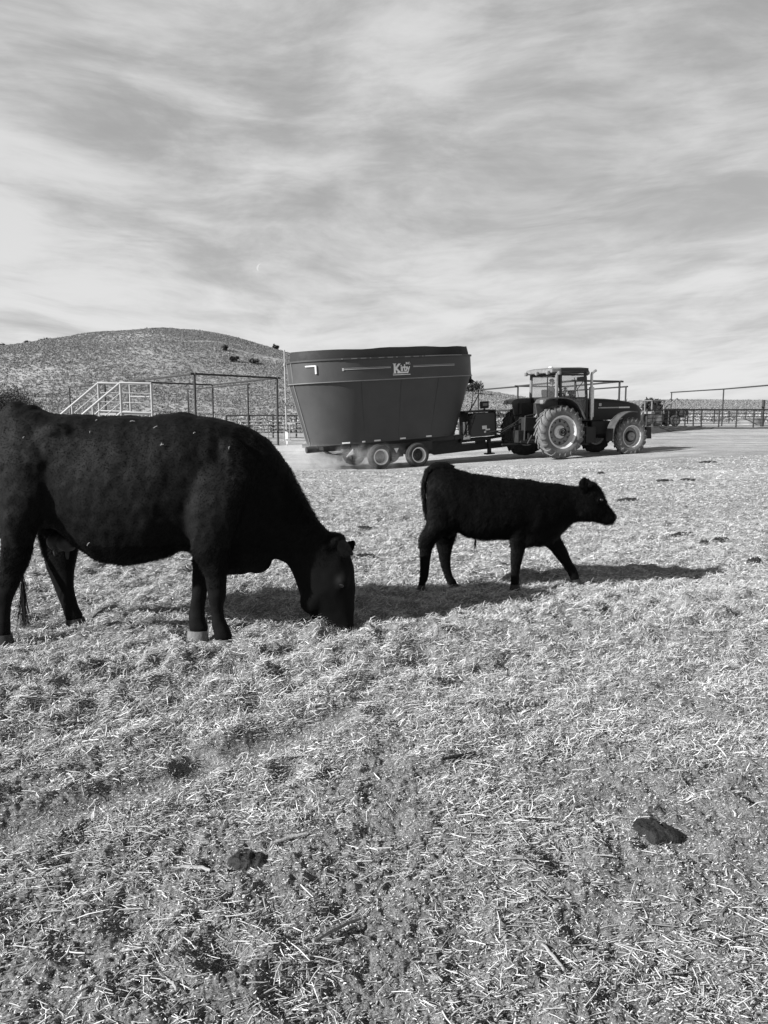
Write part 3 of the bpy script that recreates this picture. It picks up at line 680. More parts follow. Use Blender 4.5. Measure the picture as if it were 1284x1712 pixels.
def make_calf():
    Y0 = 6.30
    def z(a, b): return (660 + a / 2.2138, 740 + b / 2.2138)
    def cv(rows): return [(*z(a, b), *z(c, d), w) + ((yo,) if False else ()) for a, b, c, d, w in rows]
    org = (1.0, Y0, gz1(1.0, Y0)); root = empty('calf', org)
    tag(root, 'small black calf walking behind the grazing cow\'s head, tail hanging', 'calf')
    torso = cv([(119, 170, 122, 215, .03), (128, 115, 128, 280, .11), (150, 96, 145, 330, .16), (180, 88, 172, 345, .185), (210, 92, 200, 345, .195), (240, 104, 232, 322, .195), (290, 118, 275, 345, .20), (340, 124, 330, 356, .21),
                (400, 131, 385, 352, .21), (450, 134, 440, 353, .20), (500, 138, 488, 373, .19), (550, 147, 530, 386, .175), (588, 151, 572, 374, .15), (618, 154, 602, 347, .125), (648, 156, 634, 322, .10),
                (676, 157, 658, 300, .088), (706, 150, 682, 291, .088), (738, 150, 703, 291, .092), (763, 170, 724, 291, .085), (778, 198, 743, 292, .07), (788, 226, 760, 295, .056), (801, 246, 774, 299, .052),
                (812, 260, 788, 302, .05), (816, 270, 800, 301, .038), (818, 277, 808, 296, .02)])
    nh = cv([(122, 190, 220, 200, .08), (120, 250, 222, 260, .10), (118, 300, 212, 312, .085), (102, 330, 178, 345, .06), (92, 350, 152, 368, .046), (91, 385, 138, 400, .038), (93, 430, 131, 440, .031), (94, 470, 128, 476, .028),
             (92, 498, 124, 502, .03), (88, 518, 114, 522, .032), (86, 530, 112, 532, .032)])
    fh = cv([(140, 250, 240, 250, .08), (142, 300, 236, 300, .08), (146, 340, 228, 338, .065), (152, 375, 216, 380, .048), (163, 420, 207, 425, .036), (172, 460, 207, 462, .029), (183, 492, 214, 492, .028), (193, 512, 226, 510, .03), (200, 526, 232, 524, .032)])
    nf = cv([(430, 250, 530, 250, .06), (428, 310, 515, 310, .075), (430, 350, 494, 354, .062), (429, 385, 484, 388, .048), (428, 425, 474, 428, .038), (431, 455, 466, 458, .032), (431, 490, 460, 490, .028), (429, 512, 461, 512, .032), (428, 526, 461, 526, .033)])
    ff = cv([(530, 280, 605, 270, .06), (538, 330, 606, 325, .07), (552, 375, 614, 352, .06), (578, 400, 632, 385, .048), (602, 428, 645, 414, .038), (622, 455, 655, 440, .033), (638, 478, 670, 460, .028), (648, 498, 680, 484, .028), (653, 512, 684, 504, .03)])
    e = []
    def E(a, b, yo, rx, ry, rz): e.append((tuple(P(*z(a, b), Y0 + yo)), (rx, ry, rz)))
    E(165, 230, -.09, .10, .09, .18); E(165, 230, .09, .1, .09, .18)
    E(530, 270, -.12, .09, .07, .17); E(530, 270, .12, .09, .07, .17); E(500, 345, -.1, .08, .06, .09)
    E(760, 208, -.072, .026, .022, .026); E(760, 208, .072, .026, .022, .026); E(728, 158, 0, .045, .055, .03); E(700, 255, -.06, .06, .03, .05)
    body = body_mesh('body', [(torso, 0), (nh, -.10), (fh, .11), (nf, -.10), (ff, .10)], e, Y0, .0095, 8, M_fur, root, org, up_k=26)
    def lf(p):
        zw = p[:, 2] + org[2]
        return np.where(zw < .36, .016, .031) + .014 * (zw < .56) * (zw > .40) * (np.abs(p[:, 0] - .0) < .45)
    fur(body, 110000, lf, .0034, 'coat', body, flow=(-.75, 0, -.65), stand=.42, seed=4)
    def ear(b0, t0, yo0, yo1, w):
        a = P(*z(*b0), Y0 + yo0); b = P(*z(*t0), Y0 + yo1); d = b - a; s = np.cross(d, np.array([.2, -1, .3])); s /= np.linalg.norm(s); nrm = np.cross(s, d); nrm /= np.linalg.norm(nrm); rings = []
        for t, k in ((0, .45), (.2, .8), (.5, 1), (.75, .9), (.92, .55), (1, .12)):
            c = a + d * t; rings.append([tuple(c + s * w * k * math.cos(q) + nrm * (w * .25 * k * math.sin(q) - .35 * w * k * abs(math.cos(q)))) for q in [2 * math.pi * j / 12 for j in range(12)]])
        o = MB().loft(rings).build('ear', M_fur, body, origin=org, smooth=60)
        fur(o, 1500, lambda p: np.full(len(p), .016), .0026, 'ear_hair', o, flow=(-.1, 0, .7), stand=.4, seed=6)
    ear((706, 190), (698, 132), -.075, -.12, .042); ear((712, 180), (716, 136), .075, .12, .038)
    for yo in (-.086, .086):
        MB().ell(tuple(P(*z(764, 212), Y0 + yo)), (.014, .011, .013)).build('eye', M_eye, body, origin=org, smooth=60)
    MB().ell(tuple(P(*z(811, 276), Y0)), (.022, .036, .028)).build('nose', mat('wet_nose', .03, .25, var=.3, scale=40, bump=.4, bscale=120), body, origin=org, smooth=60)
    for rows, yo in (([(86, 526, 112, 526, .032), (83, 540, 115, 540, .037), (82, 552, 118, 552, .038)], -.10), ([(200, 522, 233, 522, .032), (202, 534, 240, 534, .037), (203, 541, 242, 541, .038)], .11),
                     ([(428, 524, 461, 524, .033), (426, 538, 465, 538, .038), (425, 550, 467, 550, .039)], -.10), ([(652, 508, 685, 502, .031), (658, 522, 690, 518, .036), (664, 534, 694, 530, .036)], .10)):
        hoof([(*z(a, b), *z(c, d), w) for a, b, c, d, w in rows], yo, Y0, M_hoofd, body, org)
    pts = [(215, 98), (185, 84), (150, 86), (122, 104), (110, 140), (107, 190), (112, 235), (119, 280)]
    t = tailpiece([(*z(*p), -.01) for p in pts], [.03, .03, .027, .024, .02, .018, .016, .014], Y0, 'tail', body, org, M_fur)
    fur(t, 3500, lambda p: np.full(len(p), .03), .003, 'tail_hair', t, flow=(-.2, 0, -.9), stand=.4, seed=8)
    tuft(P(*z(117, 262), Y0 - .01), P(*z(122, 318), Y0 - .01), 120, .08, .10, .003, 'tail_switch', t, org, 9)
    tuft(P(*z(299, 352), Y0), P(*z(298, 378), Y0), 60, .15, .06, .004, 'navel_hair', body, org, 10)
make_calf()

# ------------------------------------------------------------------ wheels
def tyre(Rr, w, rr, lugs, lug_h, m, parent, loc, treadw=None):
    """rubber tyre about y: outer radius Rr (to the lug tops), width w, bead radius rr"""
    mb = MB(); Rb = Rr - lug_h; h = w / 2; sw = Rb - rr
    prof = [(rr, -h * .72), (rr + sw * .12, -h * .86), (rr + sw * .4, -h * 1.0), (rr + sw * .68, -h * 1.0), (rr + sw * .88, -h * .9), (Rb - .008, -h * .74), (Rb, -h * .4), (Rb + .004, 0), (Rb, h * .4), (Rb - .008, h * .74),
            (rr + sw * .88, h * .9), (rr + sw * .68, h), (rr + sw * .4, h), (rr + sw * .12, h * .86), (rr, h * .72), (rr - .01, 0)]
    mb.revolve(prof, n=64, closed=True)
    if lugs:
        for sgn in (-1, 1):
            for k in range(lugs):
                p0 = 2 * math.pi * (k + (.5 if sgn > 0 else 0)) / lugs
                secs = [(0.0, .0, Rr, Rb - .02, .30), (.45, .5, Rr, Rb - .02, .30), (.82, .86, Rr - .006, Rb - .05, .30), (.99, 1.0, Rb - sw * .16, Rb - sw * .30, .26), (1.03, 1.04, Rb - sw * .34, Rb - sw * .42, .16)]
                rings = []; dphi = 2 * math.pi / lugs
                for (ty, tp, ro, ri, wd) in secs:
                    ph = p0 + tp * dphi * 1.0; y = sgn * h * ty
                    q = []
                    for (rad, s_) in ((ri, -1.15), (ro, -.8), (ro, .8), (ri, 1.15)):
                        a = ph + s_ * wd * dphi * .5; yy = y + sgn * (.0 if ty < .9 else .012 * (1 if rad == ro else 0))
                        q.append((rad * math.cos(a), yy, rad * math.sin(a)))
                    rings.append(q)
                mb.loft(rings)
    else:
        for yy in (-.45, -.15, .15, .45):
            mb.revolve([(Rb - .01, h * yy - w * .07), (Rr, h * yy - w * .055), (Rr, h * yy + w * .055), (Rb - .01, h * yy + w * .07)], n=64, closed=True)
    return mb.build('tyre', m, parent, smooth=35, loc=loc)
def disc(prof, name, m, parent, loc, n=48, closed=False, extra=None):
    mb = MB().revolve(prof, n=n, closed=closed)
    if extra: extra(mb)
    return mb.build(name, m, parent, smooth=35, loc=loc)

# ------------------------------------------------------------------ tractor
def place(root, O, th, pi):
    root.matrix_world = Matrix.Translation(O) @ Matrix.Rotation(R_(th), 4, 'Z') @ Matrix.Rotation(-R_(pi), 4, 'Y')
TR_O, TR_T, TR_P = (5.972, 29.113, -.2495), 22, 1.0
def make_tractor():
    t = empty('tractor'); place(t, TR_O, TR_T, TR_P)
    tag(t, 'dark row-crop tractor with a cab and tall exhaust pulling the big feed mixer', 'tractor')
    yc = .10
    # rear wheels
    def rearwheel(y, s):
        w = empty('wheel', (0, y, .965), t)
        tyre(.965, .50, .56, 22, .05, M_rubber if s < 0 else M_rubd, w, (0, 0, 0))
        # outer side is local -y for the near wheel
        def f(p): return [(r, s * -1 * yy) for r, yy in p]
        disc(f([(.575, -.20), (.60, -.215), (.60, -.195), (.545, -.185), (.535, -.05), (.50, .02), (.50, .06), (.56, .18), (.585, .2), (.57, .21), (.48, .08), (.48, 0), (.52, -.06), (.53, -.19)]), 'rim', M_rim, w, (0, 0, 0), closed=True)
        def holes(mb):
            pass
        disc(f([(.50, .03), (.47, .0), (.40, -.03), (.30, -.02), (.28, .0), (.02, .0), (.02, .03), (.28, .03), (.40, .01), (.48, .05)]), 'wheel_disc', M_rimd, w, (0, 0, 0))
        for k in range(12):
            a = 2 * math.pi * k / 12; MB().tube((.385 * math.cos(a), s * .038, .385 * math.sin(a)), (.385 * math.cos(a), s * .0, .385 * math.sin(a)), .028 if k % 3 else .045, n=10).build('bolt_hole', M_black, w)
        for k in range(10):
            a = 2 * math.pi * (k + .5) / 10; MB().tube((.44 * math.cos(a), s * .03, .44 * math.sin(a)), (.44 * math.cos(a), s * .0, .44 * math.sin(a)), .016, n=8).build('bolt_hole', M_black, w)
        disc(f([(.23, .0), (.235, -.05), (.20, -.085), (.13, -.10), (.12, -.16), (.03, -.17), (.03, .0)]), 'hub_casting', M_rim, w, (0, 0, 0))
        ax = MB().revolve(f([(.05, -.05), (.05, -.34), (.02, -.34), (.02, -.05)]), n=20)
        ax.revolve(f([(.145, -.20), (.15, -.27), (.12, -.28), (.115, -.20)]), n=28, closed=True)
        for k in range(6):
            a = 2 * math.pi * k / 6; ax.tube((.04 * math.cos(a), s * .24, .04 * math.sin(a)), (.13 * math.cos(a), s * .24, .13 * math.sin(a)), .014, n=6)
        ax.build('axle', M_black, w)
    rearwheel(-1.06, -1); rearwheel(1.30, 1)
    def frontwheel(y, s):
        w = empty('wheel', (3.2, y, .715), t)
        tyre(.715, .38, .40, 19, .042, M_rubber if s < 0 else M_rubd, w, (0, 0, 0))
        def f(p): return [(r, s * -1 * yy) for r, yy in p]
        disc(f([(.415, -.15), (.44, -.16), (.44, -.14), (.40, -.13), (.385, -.02), (.36, .03), (.36, .08), (.41, .14), (.42, .15), (.34, .07), (.34, .0), (.37, -.03), (.385, -.14)]), 'rim', M_rim, w, (0, 0, 0), closed=True)
        disc(f([(.36, .05), (.33, .0), (.27, -.02), (.235, -.02), (.02, -.02), (.02, .03), (.34, .07)]), 'wheel_disc', M_rimd, w, (0, 0, 0))
        disc(f([(.21, -.01), (.215, -.06), (.195, -.11), (.19, -.01)]), 'hub_ring', M_black, w, (0, 0, 0), closed=True)
        disc(f([(.165, -.02), (.165, -.13), (.14, -.155), (.02, -.16), (.02, -.02)]), 'hub_casting', M_rimd, w, (0, 0, 0))
    frontwheel(-1.0, -1); frontwheel(1.12, 1)
    # running gear
    b = MB()
    b.box((.2, yc, 1.0), (1.9, .62, .62)).box((1.9, yc, .98), (2.2, .50, .56)).box((3.2, yc, .86), (1.5, .44, .40)).box((4.25, yc, .88), (.6, .5, .34))
    b.tube((0, -1.0, .965), (0, 1.25, .965), .13, n=16)
    b.box((3.2, yc, .70), (.30, 1.9, .20)).tube((3.2, -.9, .70), (3.2, 1.1, .70), .09)
    b.box((1.35, -.52, .80), (1.05, .42, .60)).box((1.35, .72, .80), (1.05, .42, .60))
    b.box((2.35, -.30, 1.05), (.9, .25, .5)).box((2.3, .5, 1.05), (.9, .25, .5))
    b.build('chassis', M_black, t, bevel=.02)
    s_ = MB()
    for k in range(3): s_.box((1.15, -.80 - .04 * (2 - k), .48 + .32 * k), (.42, .22, .035))
    s_.box((.93, -.80, .85), (.03, .06, .85)).box((1.37, -.80, .85), (.03, .06, .85)); s_.build('cab_steps', M_black, t)
    # hood
    secs = [(1.62, 2.16, 1.32, .43), (2.1, 2.17, 1.32, .43), (2.7, 2.15, 1.34, .42), (3.3, 2.10, 1.38, .41), (3.8, 2.03, 1.36, .40), (4.12, 1.96, 1.28, .38), (4.30, 1.87, 1.24, .35), (4.37, 1.76, 1.26, .32)]
    def sec(x, zt, zb, hw):
        p = [(x, yc + hw * a, zb + (zt - zb) * c) for a, c in ((-1, 0), (-1.02, .45), (-1, .72), (-.94, .86), (-.78, .955), (-.4, .995), (0, 1), (.4, .995), (.78, .955), (.94, .86), (1, .72), (1.02, .45), (1, 0))]
        return p
    MB().loft([sec(*q) for q in secs]).build('hood', M_green, t, smooth=35)
    g = MB(); g.box((4.385, yc, 1.50), (.03, .5, .42))
    for k in range(9): g.box((4.40, yc, 1.33 + .045 * k), (.03, .52, .012))
    g.build('grille', M_black, t); MB().box((3.75, yc - .415, 1.58), (.62, .02, .20)).build('side_grille', M_black, t); MB().box((3.75, yc + .415, 1.58), (.62, .02, .20)).build('side_grille', M_black, t)
    for y in (-.22, .22): MB().box((4.41, yc + y, 1.68), (.03, .16, .09)).build('headlight', M_steel, t, bevel=.01)
    MB().box((3.05, yc - .437, 1.80), (1.36, .012, .045)).build('stripe', M_stripe, t)
    MB().box((3.45, yc - .446, 1.80), (.50, .012, .055)).build('stripe', M_white, t)
    MB().box((2.33, yc - .445, 1.92), (.12, .012, .11)).build('badge', M_stripe, t, bevel=.003)
    d = MB()
    for k in range(5): d.box((2.26 + .05 * k, yc - .445, 1.80), (.028, .012, .05))
    d.build('badge', M_stripe, t)
    # exhaust
    ex = MB().tube((1.83, yc - .56, 1.35), (1.83, yc - .56, 1.48), .05, .095).tube((1.83, yc - .56, 1.47), (1.83, yc - .56, 2.58), .10, n=18).build('muffler', M_steel, t)
    MB().path([(1.83, yc - .56, 2.56), (1.83, yc - .56, 3.04), (1.85, yc - .56, 3.10), (1.93, yc - .56, 3.15), (2.02, yc - .56, 3.20)], [.055, .052, .052, .05, .05], 12).build('exhaust_pipe', M_steel, t)
    MB().tube((1.72, yc + .56, 1.6), (1.72, yc + .56, 2.35), .10).tube((1.72, yc + .56, 2.35), (1.72, yc + .56, 2.48), .15).build('air_intake', M_black, t)
    # cab
    cy0, cy1 = -.78, .92
    ym = (cy0 + cy1) / 2
    c = MB(); c.box((.06, ym, 1.86), (.12, 1.5, .70)).box((.72, ym, 1.62), (1.30, 1.2, .55)).box((1.38, ym, 1.75), (.22, 1.4, .72))
    c.prism([(.15, 2.06), (.7, 2.06), (1.0, 1.80), (1.12, 1.45), (1.46, 1.45), (1.46, 1.34), (.3, 1.34)], cy0 + .02, cy0 + .09)
    c.build('cab_base', M_green, t, bevel=.012)
    p = MB()
    for y in (cy0, cy1):
        sg = 1 if y > 0 else -1
        p.path([(1.46, y - sg * .12, 1.45), (1.40, y - sg * .05, 2.3), (1.30, y - sg * .02, 3.08)], .055, 8)
        p.box((.75, y, 2.18), (1.3, .05, .06)).box((.75, y, 3.02), (1.3, .05, .06))
    p.box((.04, ym, 2.20), (.06, 1.6, .07)).box((.04, ym, 3.03), (.06, 1.6, .08)).box((1.40, ym, 2.1), (.06, 1.4, .08)).box((.03, cy0 + .55, 2.6), (.03, .03, .85))
    p.build('cab_frame', M_black, t)
    MB().path([(.05, cy0, 2.10), (.07, cy0 + .01, 3.08)], .062, 8).build('pillar', M_roof, t)
    MB().path([(.05, cy1, 2.10), (.07, cy1 - .01, 3.08)], .062, 8).build('pillar', M_roof, t)
    MB().box((.20, cy0 - .03, 2.54), (.11, .04, .95)).build('door_post', M_black, t, bevel=.01)
    g = MB()
    for y in (cy0, cy1):
        g.prism([(.16, 2.10), (.72, 2.10), (1.0, 1.84), (1.32, 1.62), (1.38, 2.4), (1.30, 3.0), (.16, 3.0)], y - .004, y + .004)
    g.box((.03, ym, 2.62), (.008, 1.5, .82)).box((1.37, ym, 2.58), (.008, 1.46, 1.0), (0, R_(-6), 0)); g.build('window', M_glass, t, smooth=0)
    r = MB(); xr = -.12
    r.loft([[(xr, yc - .84, 3.07), (1.38, yc - .84, 3.09), (1.58, yc - .6, 3.09), (1.58, yc + .6, 3.09), (1.38, yc + .84, 3.09), (xr, yc + .84, 3.07)],
            [(xr - .05, yc - .90, 3.11), (1.44, yc - .90, 3.14), (1.68, yc - .62, 3.14), (1.68, yc + .62, 3.14), (1.44, yc + .90, 3.14), (xr - .05, yc + .90, 3.11)],
            [(xr, yc - .86, 3.24), (1.40, yc - .86, 3.27), (1.62, yc - .6, 3.26), (1.62, yc + .6, 3.26), (1.40, yc + .86, 3.27), (xr, yc + .86, 3.24)],
            [(xr + .2, yc - .68, 3.29), (1.2, yc - .68, 3.31), (1.4, yc - .5, 3.30), (1.4, yc + .5, 3.30), (1.2, yc + .68, 3.31), (xr + .2, yc + .68, 3.29)]])
    r.build('roof', M_roof, t, bevel=.01)
    MB().box((.80, yc - .915, 3.205), (1.2, .06, .12)).build('roof_trim', M_black, t, bevel=.01)
    for (x, y, zz) in ((-.22, yc - .72, 3.10), (-.22, yc + .0, 3.10), (-.22, yc + .74, 3.10), (.12, yc - .93, 3.08), (1.72, yc - .45, 3.10), (1.72, yc + .45, 3.10)):
        MB().box((x, y, zz), (.11, .15, .13)).build('work_light', M_rimd, t, bevel=.02)
    MB().ell((.25, yc - .2, 3.31), (.09, .09, .05)).build('beacon', M_rim, t)
    m = MB(); m.path([(1.30, cy0, 2.95), (1.12, cy0 - .22, 2.85), (.72, cy0 - .22, 2.40)], .014, 6).build('mirror_arm', M_black, t)
    MB().box((.98, cy0 - .24, 2.86), (.44, .03, .17), (0, R_(-6), 0)).build('mirror', M_black, t, bevel=.01)
    w_ = MB().path([(1.42, yc - .35, 2.1), (1.38, yc - .3, 2.5), (1.30, yc - .2, 2.95)], .012, 6).build('wiper', M_black, t)
    # interior
    s2 = MB(); s2.box((.44, yc, 1.98), (.46, .50, .14)).box((.20, yc, 2.26), (.12, .46, .50), (0, R_(-6), 0)).box((.5, yc - .33, 2.15), (.36, .09, .07)); s2.build('seat', M_cloth, t, bevel=.02)
    s3 = MB(); s3.path([(1.15, yc, 1.85), (.98, yc, 2.36)], .035); s3.box((1.22, yc, 2.08), (.22, .5, .40)); s3.build('dash_console', M_black, t)
    s4 = MB(); n = 22; ring = [(.95 + .10 * math.cos(2 * math.pi * k / n), yc + .2 * math.sin(2 * math.pi * k / n), 2.40 + .16 * math.cos(2 * math.pi * k / n)) for k in range(n + 1)]
    s4.path(ring, .014, 6).path([ring[0], (.95, yc, 2.40), ring[n // 2]], .012, 6); s4.build('steering_wheel', M_black, t)
    # rear fenders
    for (y0, y1, sg) in ((-1.32, -.70, -1), (.88, 1.52, 1)):
        poly = [(-.80, 1.98), (-.72, 2.10), (-.55, 2.15), (-.2, 2.17), (.1, 2.16), (.35, 2.10), (.60, 1.94), (.80, 1.70), (.93, 1.40)]
        f = MB().strip(poly, .045, y0, y1)
        inner = y1 if sg < 0 else y0
        f.prism(poly + [(.75, 1.1), (-.6, 1.1)], inner - .02, inner + .02)
        f.build('rear_fender', M_greenf, t, smooth=30)
    MB().box((-.80, -1.15, 2.05), (.07, .22, .14)).build('tail_light', M_rimd, t, bevel=.015)
    MB().box((-.80, 1.35, 2.05), (.07, .22, .14)).build('tail_light', M_rimd, t, bevel=.015)
    # front fenders
    for y in (-1.0, 1.12):
        poly = []
        for k in range(13):
            a = R_(78 + k * 9.4); poly.append((3.2 + .90 * math.cos(a), .73 + .90 * math.sin(a)))
        poly = poly[::-1]
        f = MB().strip(poly, .03, y - .22, y + .20)
        f.build('front_fender', M_greenf, t, smooth=30)
    # front weights
    w = MB(); w.box((4.55, yc, .86), (.24, .42, .24))
    for k in range(9): w.box((4.78, yc - .30 + .075 * k, .78 + .004 * (k % 2)), (.30, .062, .46), None, (.8, 1))
    w.build('front_weights', M_black, t, bevel=.01)
    # rear linkage and drawbar
    h = MB(); h.box((-.55, yc, 1.25), (.7, .7, .5)).box((-.95, yc, .52), (1.5, .10, .06)).box((-1.0, yc, .80), (.3, .5, .45))
    for y in (-.38, .58):
        h.path([(-.4, y, .62), (-1.25, y * 1.15, .62)], .045, 8).path([(-.5, y, 1.62), (-1.0, y, 1.55), (-1.05, y * 1.05, .66)], .035, 8)
    h.path([(-.6, yc, 1.35), (-1.3, yc, 1.15)], .035, 8)
    h.box((-.35, yc - .5, 1.75), (.5, .25, .55)).box((-.35, yc + .55, 1.75), (.5, .25, .55)); h.build('rear_linkage', M_black, t, bevel=.008)
    MB().path([(-.75, -.62, 1.50), (-.52, -.66, 1.80)], .035, 8).build('hydraulic_cylinder', M_rimd, t); MB().path([(-.98, -.5, .55), (-.80, -.52, .85)], .03, 8).build('hydraulic_cylinder', M_black, t)
    # loose hoses
    for k in range(3): MB().path([(-.8, yc + .08 * k, 1.5), (-1.3, yc + .08 * k - .05, 1.25 - .08 * k), (-1.7, yc + .05 * k, 1.05 - .1 * k), (-2.2, yc, 1.0)], .018, 6).build('hose', M_black, t)
make_tractor()

def make_driver():
    Rm = Matrix.Translation(TR_O) @ Matrix.Rotation(R_(TR_T), 4, 'Z') @ Matrix.Rotation(-R_(TR_P), 4, 'Y')
    o = empty('person'); o.matrix_world = Rm @ Matrix.Translation((.42, .10, 2.05)) @ Matrix.Diagonal((.86, 1, 1, 1))
    tag(o, 'driver in dark clothes and a cap, seated inside the tractor cab', 'person')
    mb = MB()
    def chain(pts, rs, n=12): mb.path(pts, rs, n)
    def R(c, rx, ry): return [(c[0] + rx * math.cos(t), c[1] + ry * math.sin(t), c[2]) for t in [2 * math.pi * j / 16 for j in range(16)]]
    mb.loft([R((0, 0, -.02), .13, .18), R((-.01, 0, .10), .13, .18), R((-.03, 0, .30), .14, .20), R((-.03, 0, .44), .13, .23), R((-.02, 0, .52), .10, .19), R((0, 0, .56), .06, .08), R((.01, 0, .62), .055, .058)])
    mb.ell((.035, 0, .735), (.10, .078, .125)); mb.ell((.125, 0, .715), (.022, .016, .02)); mb.ell((.10, 0, .665), (.035, .04, .03))
    for s in (-1, 1):
        mb.ell((.02, s * .08, .72), (.02, .012, .03))
        chain([(-.02, s * .20, .47), (.10, s * .26, .22), (.40, s * .17, .30), (.86, s * .17, .34)][:3] + [(.56, s * .15, .33)], [.06, .048, .038, .03])
        chain([(.02, s * .10, .03), (.42, s * .14, .05), (.52, s * .14, -.38), (.60, s * .14, -.42)], [.095, .07, .05, .04])
        for k in range(4): chain([(.56, s * (.15 + .014 * (k - 1.5)), .34), (.60, s * (.15 + .016 * (k - 1.5)), .36), (.62, s * (.15 + .016 * (k - 1.5)), .33)], [.011, .010, .008], 6)
        chain([(.55, s * .13, .33), (.575, s * .11, .355)], [.012, .009], 6)
    b = mb.build('tmp', M_cloth, smooth=0); md = b.modifiers.new('r', 'REMESH'); md.mode = 'VOXEL'; md.voxel_size = .011
    ms = b.modifiers.new('s', 'SMOOTH'); ms.iterations = 2
    me = bpy.data.meshes.new_from_object(b.evaluated_get(bpy.context.evaluated_depsgraph_get())); bpy.data.objects.remove(b)
    me.polygons.foreach_set('use_smooth', np.ones(len(me.polygons), bool)); me.name = 'body'
    if not me.materials: me.materials.append(M_cloth)
    me.materials.append(M_skin)
    for p in me.polygons:
        if p.center.z > .59 or (p.center.x > .50 and p.center.z > .2): p.material_index = 1
    bo = bpy.data.objects.new('body', me); COL.objects.link(bo); bo.parent = o
    cap = MB().ell((.025, 0, .80), (.108, .086, .07)).box((.15, 0, .79), (.12, .13, .012)); cap.build('cap', M_cloth, o)
    for s in (-1, 1): MB().ell((.122, s * .03, .745), (.008, .010, .008)).build('eye', M_eye, bo)
make_driver()

# ------------------------------------------------------------------ feed mixer
MX_O, MX_T, MX_P = (.01626, 28.178, -.50285), 25, 3.5
KX = 1.45          # the rounded ends are drawn out lengthwise
def stadium(z, cx, hl, R, n=22):
    pts = []
    for k in range(n + 1):
        a = -math.pi / 2 + math.pi * k / n; pts.append((cx + hl + R * KX * math.cos(a), R * math.sin(a), z))
    m_ = 8
    for k in range(1, m_): pts.append((cx + hl - 2 * hl * k / m_, R, z))
    for k in range(n + 1):
        a = math.pi / 2 + math.pi * k / n; pts.append((cx - hl + R * KX * math.cos(a), R * math.sin(a), z))
    for k in range(1, m_): pts.append((cx - hl + 2 * hl * k / m_, -R, z))
    return pts
TCX, THL, BCX, BHL = .14, 1.375, .02, 1.39
def wall_y(x, R=1.47, cx=TCX, hl=THL):
    u = max(0, abs(x - cx) - hl) / (R * KX); return -R * math.sqrt(max(0, 1 - u * u))
def wall_strip(x0, x1, z, h, off=.006, th=.008, **k):
    n = max(1, int(abs(x1 - x0) / .12)); top = []; mb = MB(); rings = []
    for i in range(n + 1):
        x = x0 + (x1 - x0) * i / n; y = wall_y(x, **k) - off
        rings.append([(x, y, z - h / 2), (x, y - th, z - h / 2), (x, y - th, z + h / 2), (x, y, z + h / 2)])
    return mb.loft(rings)
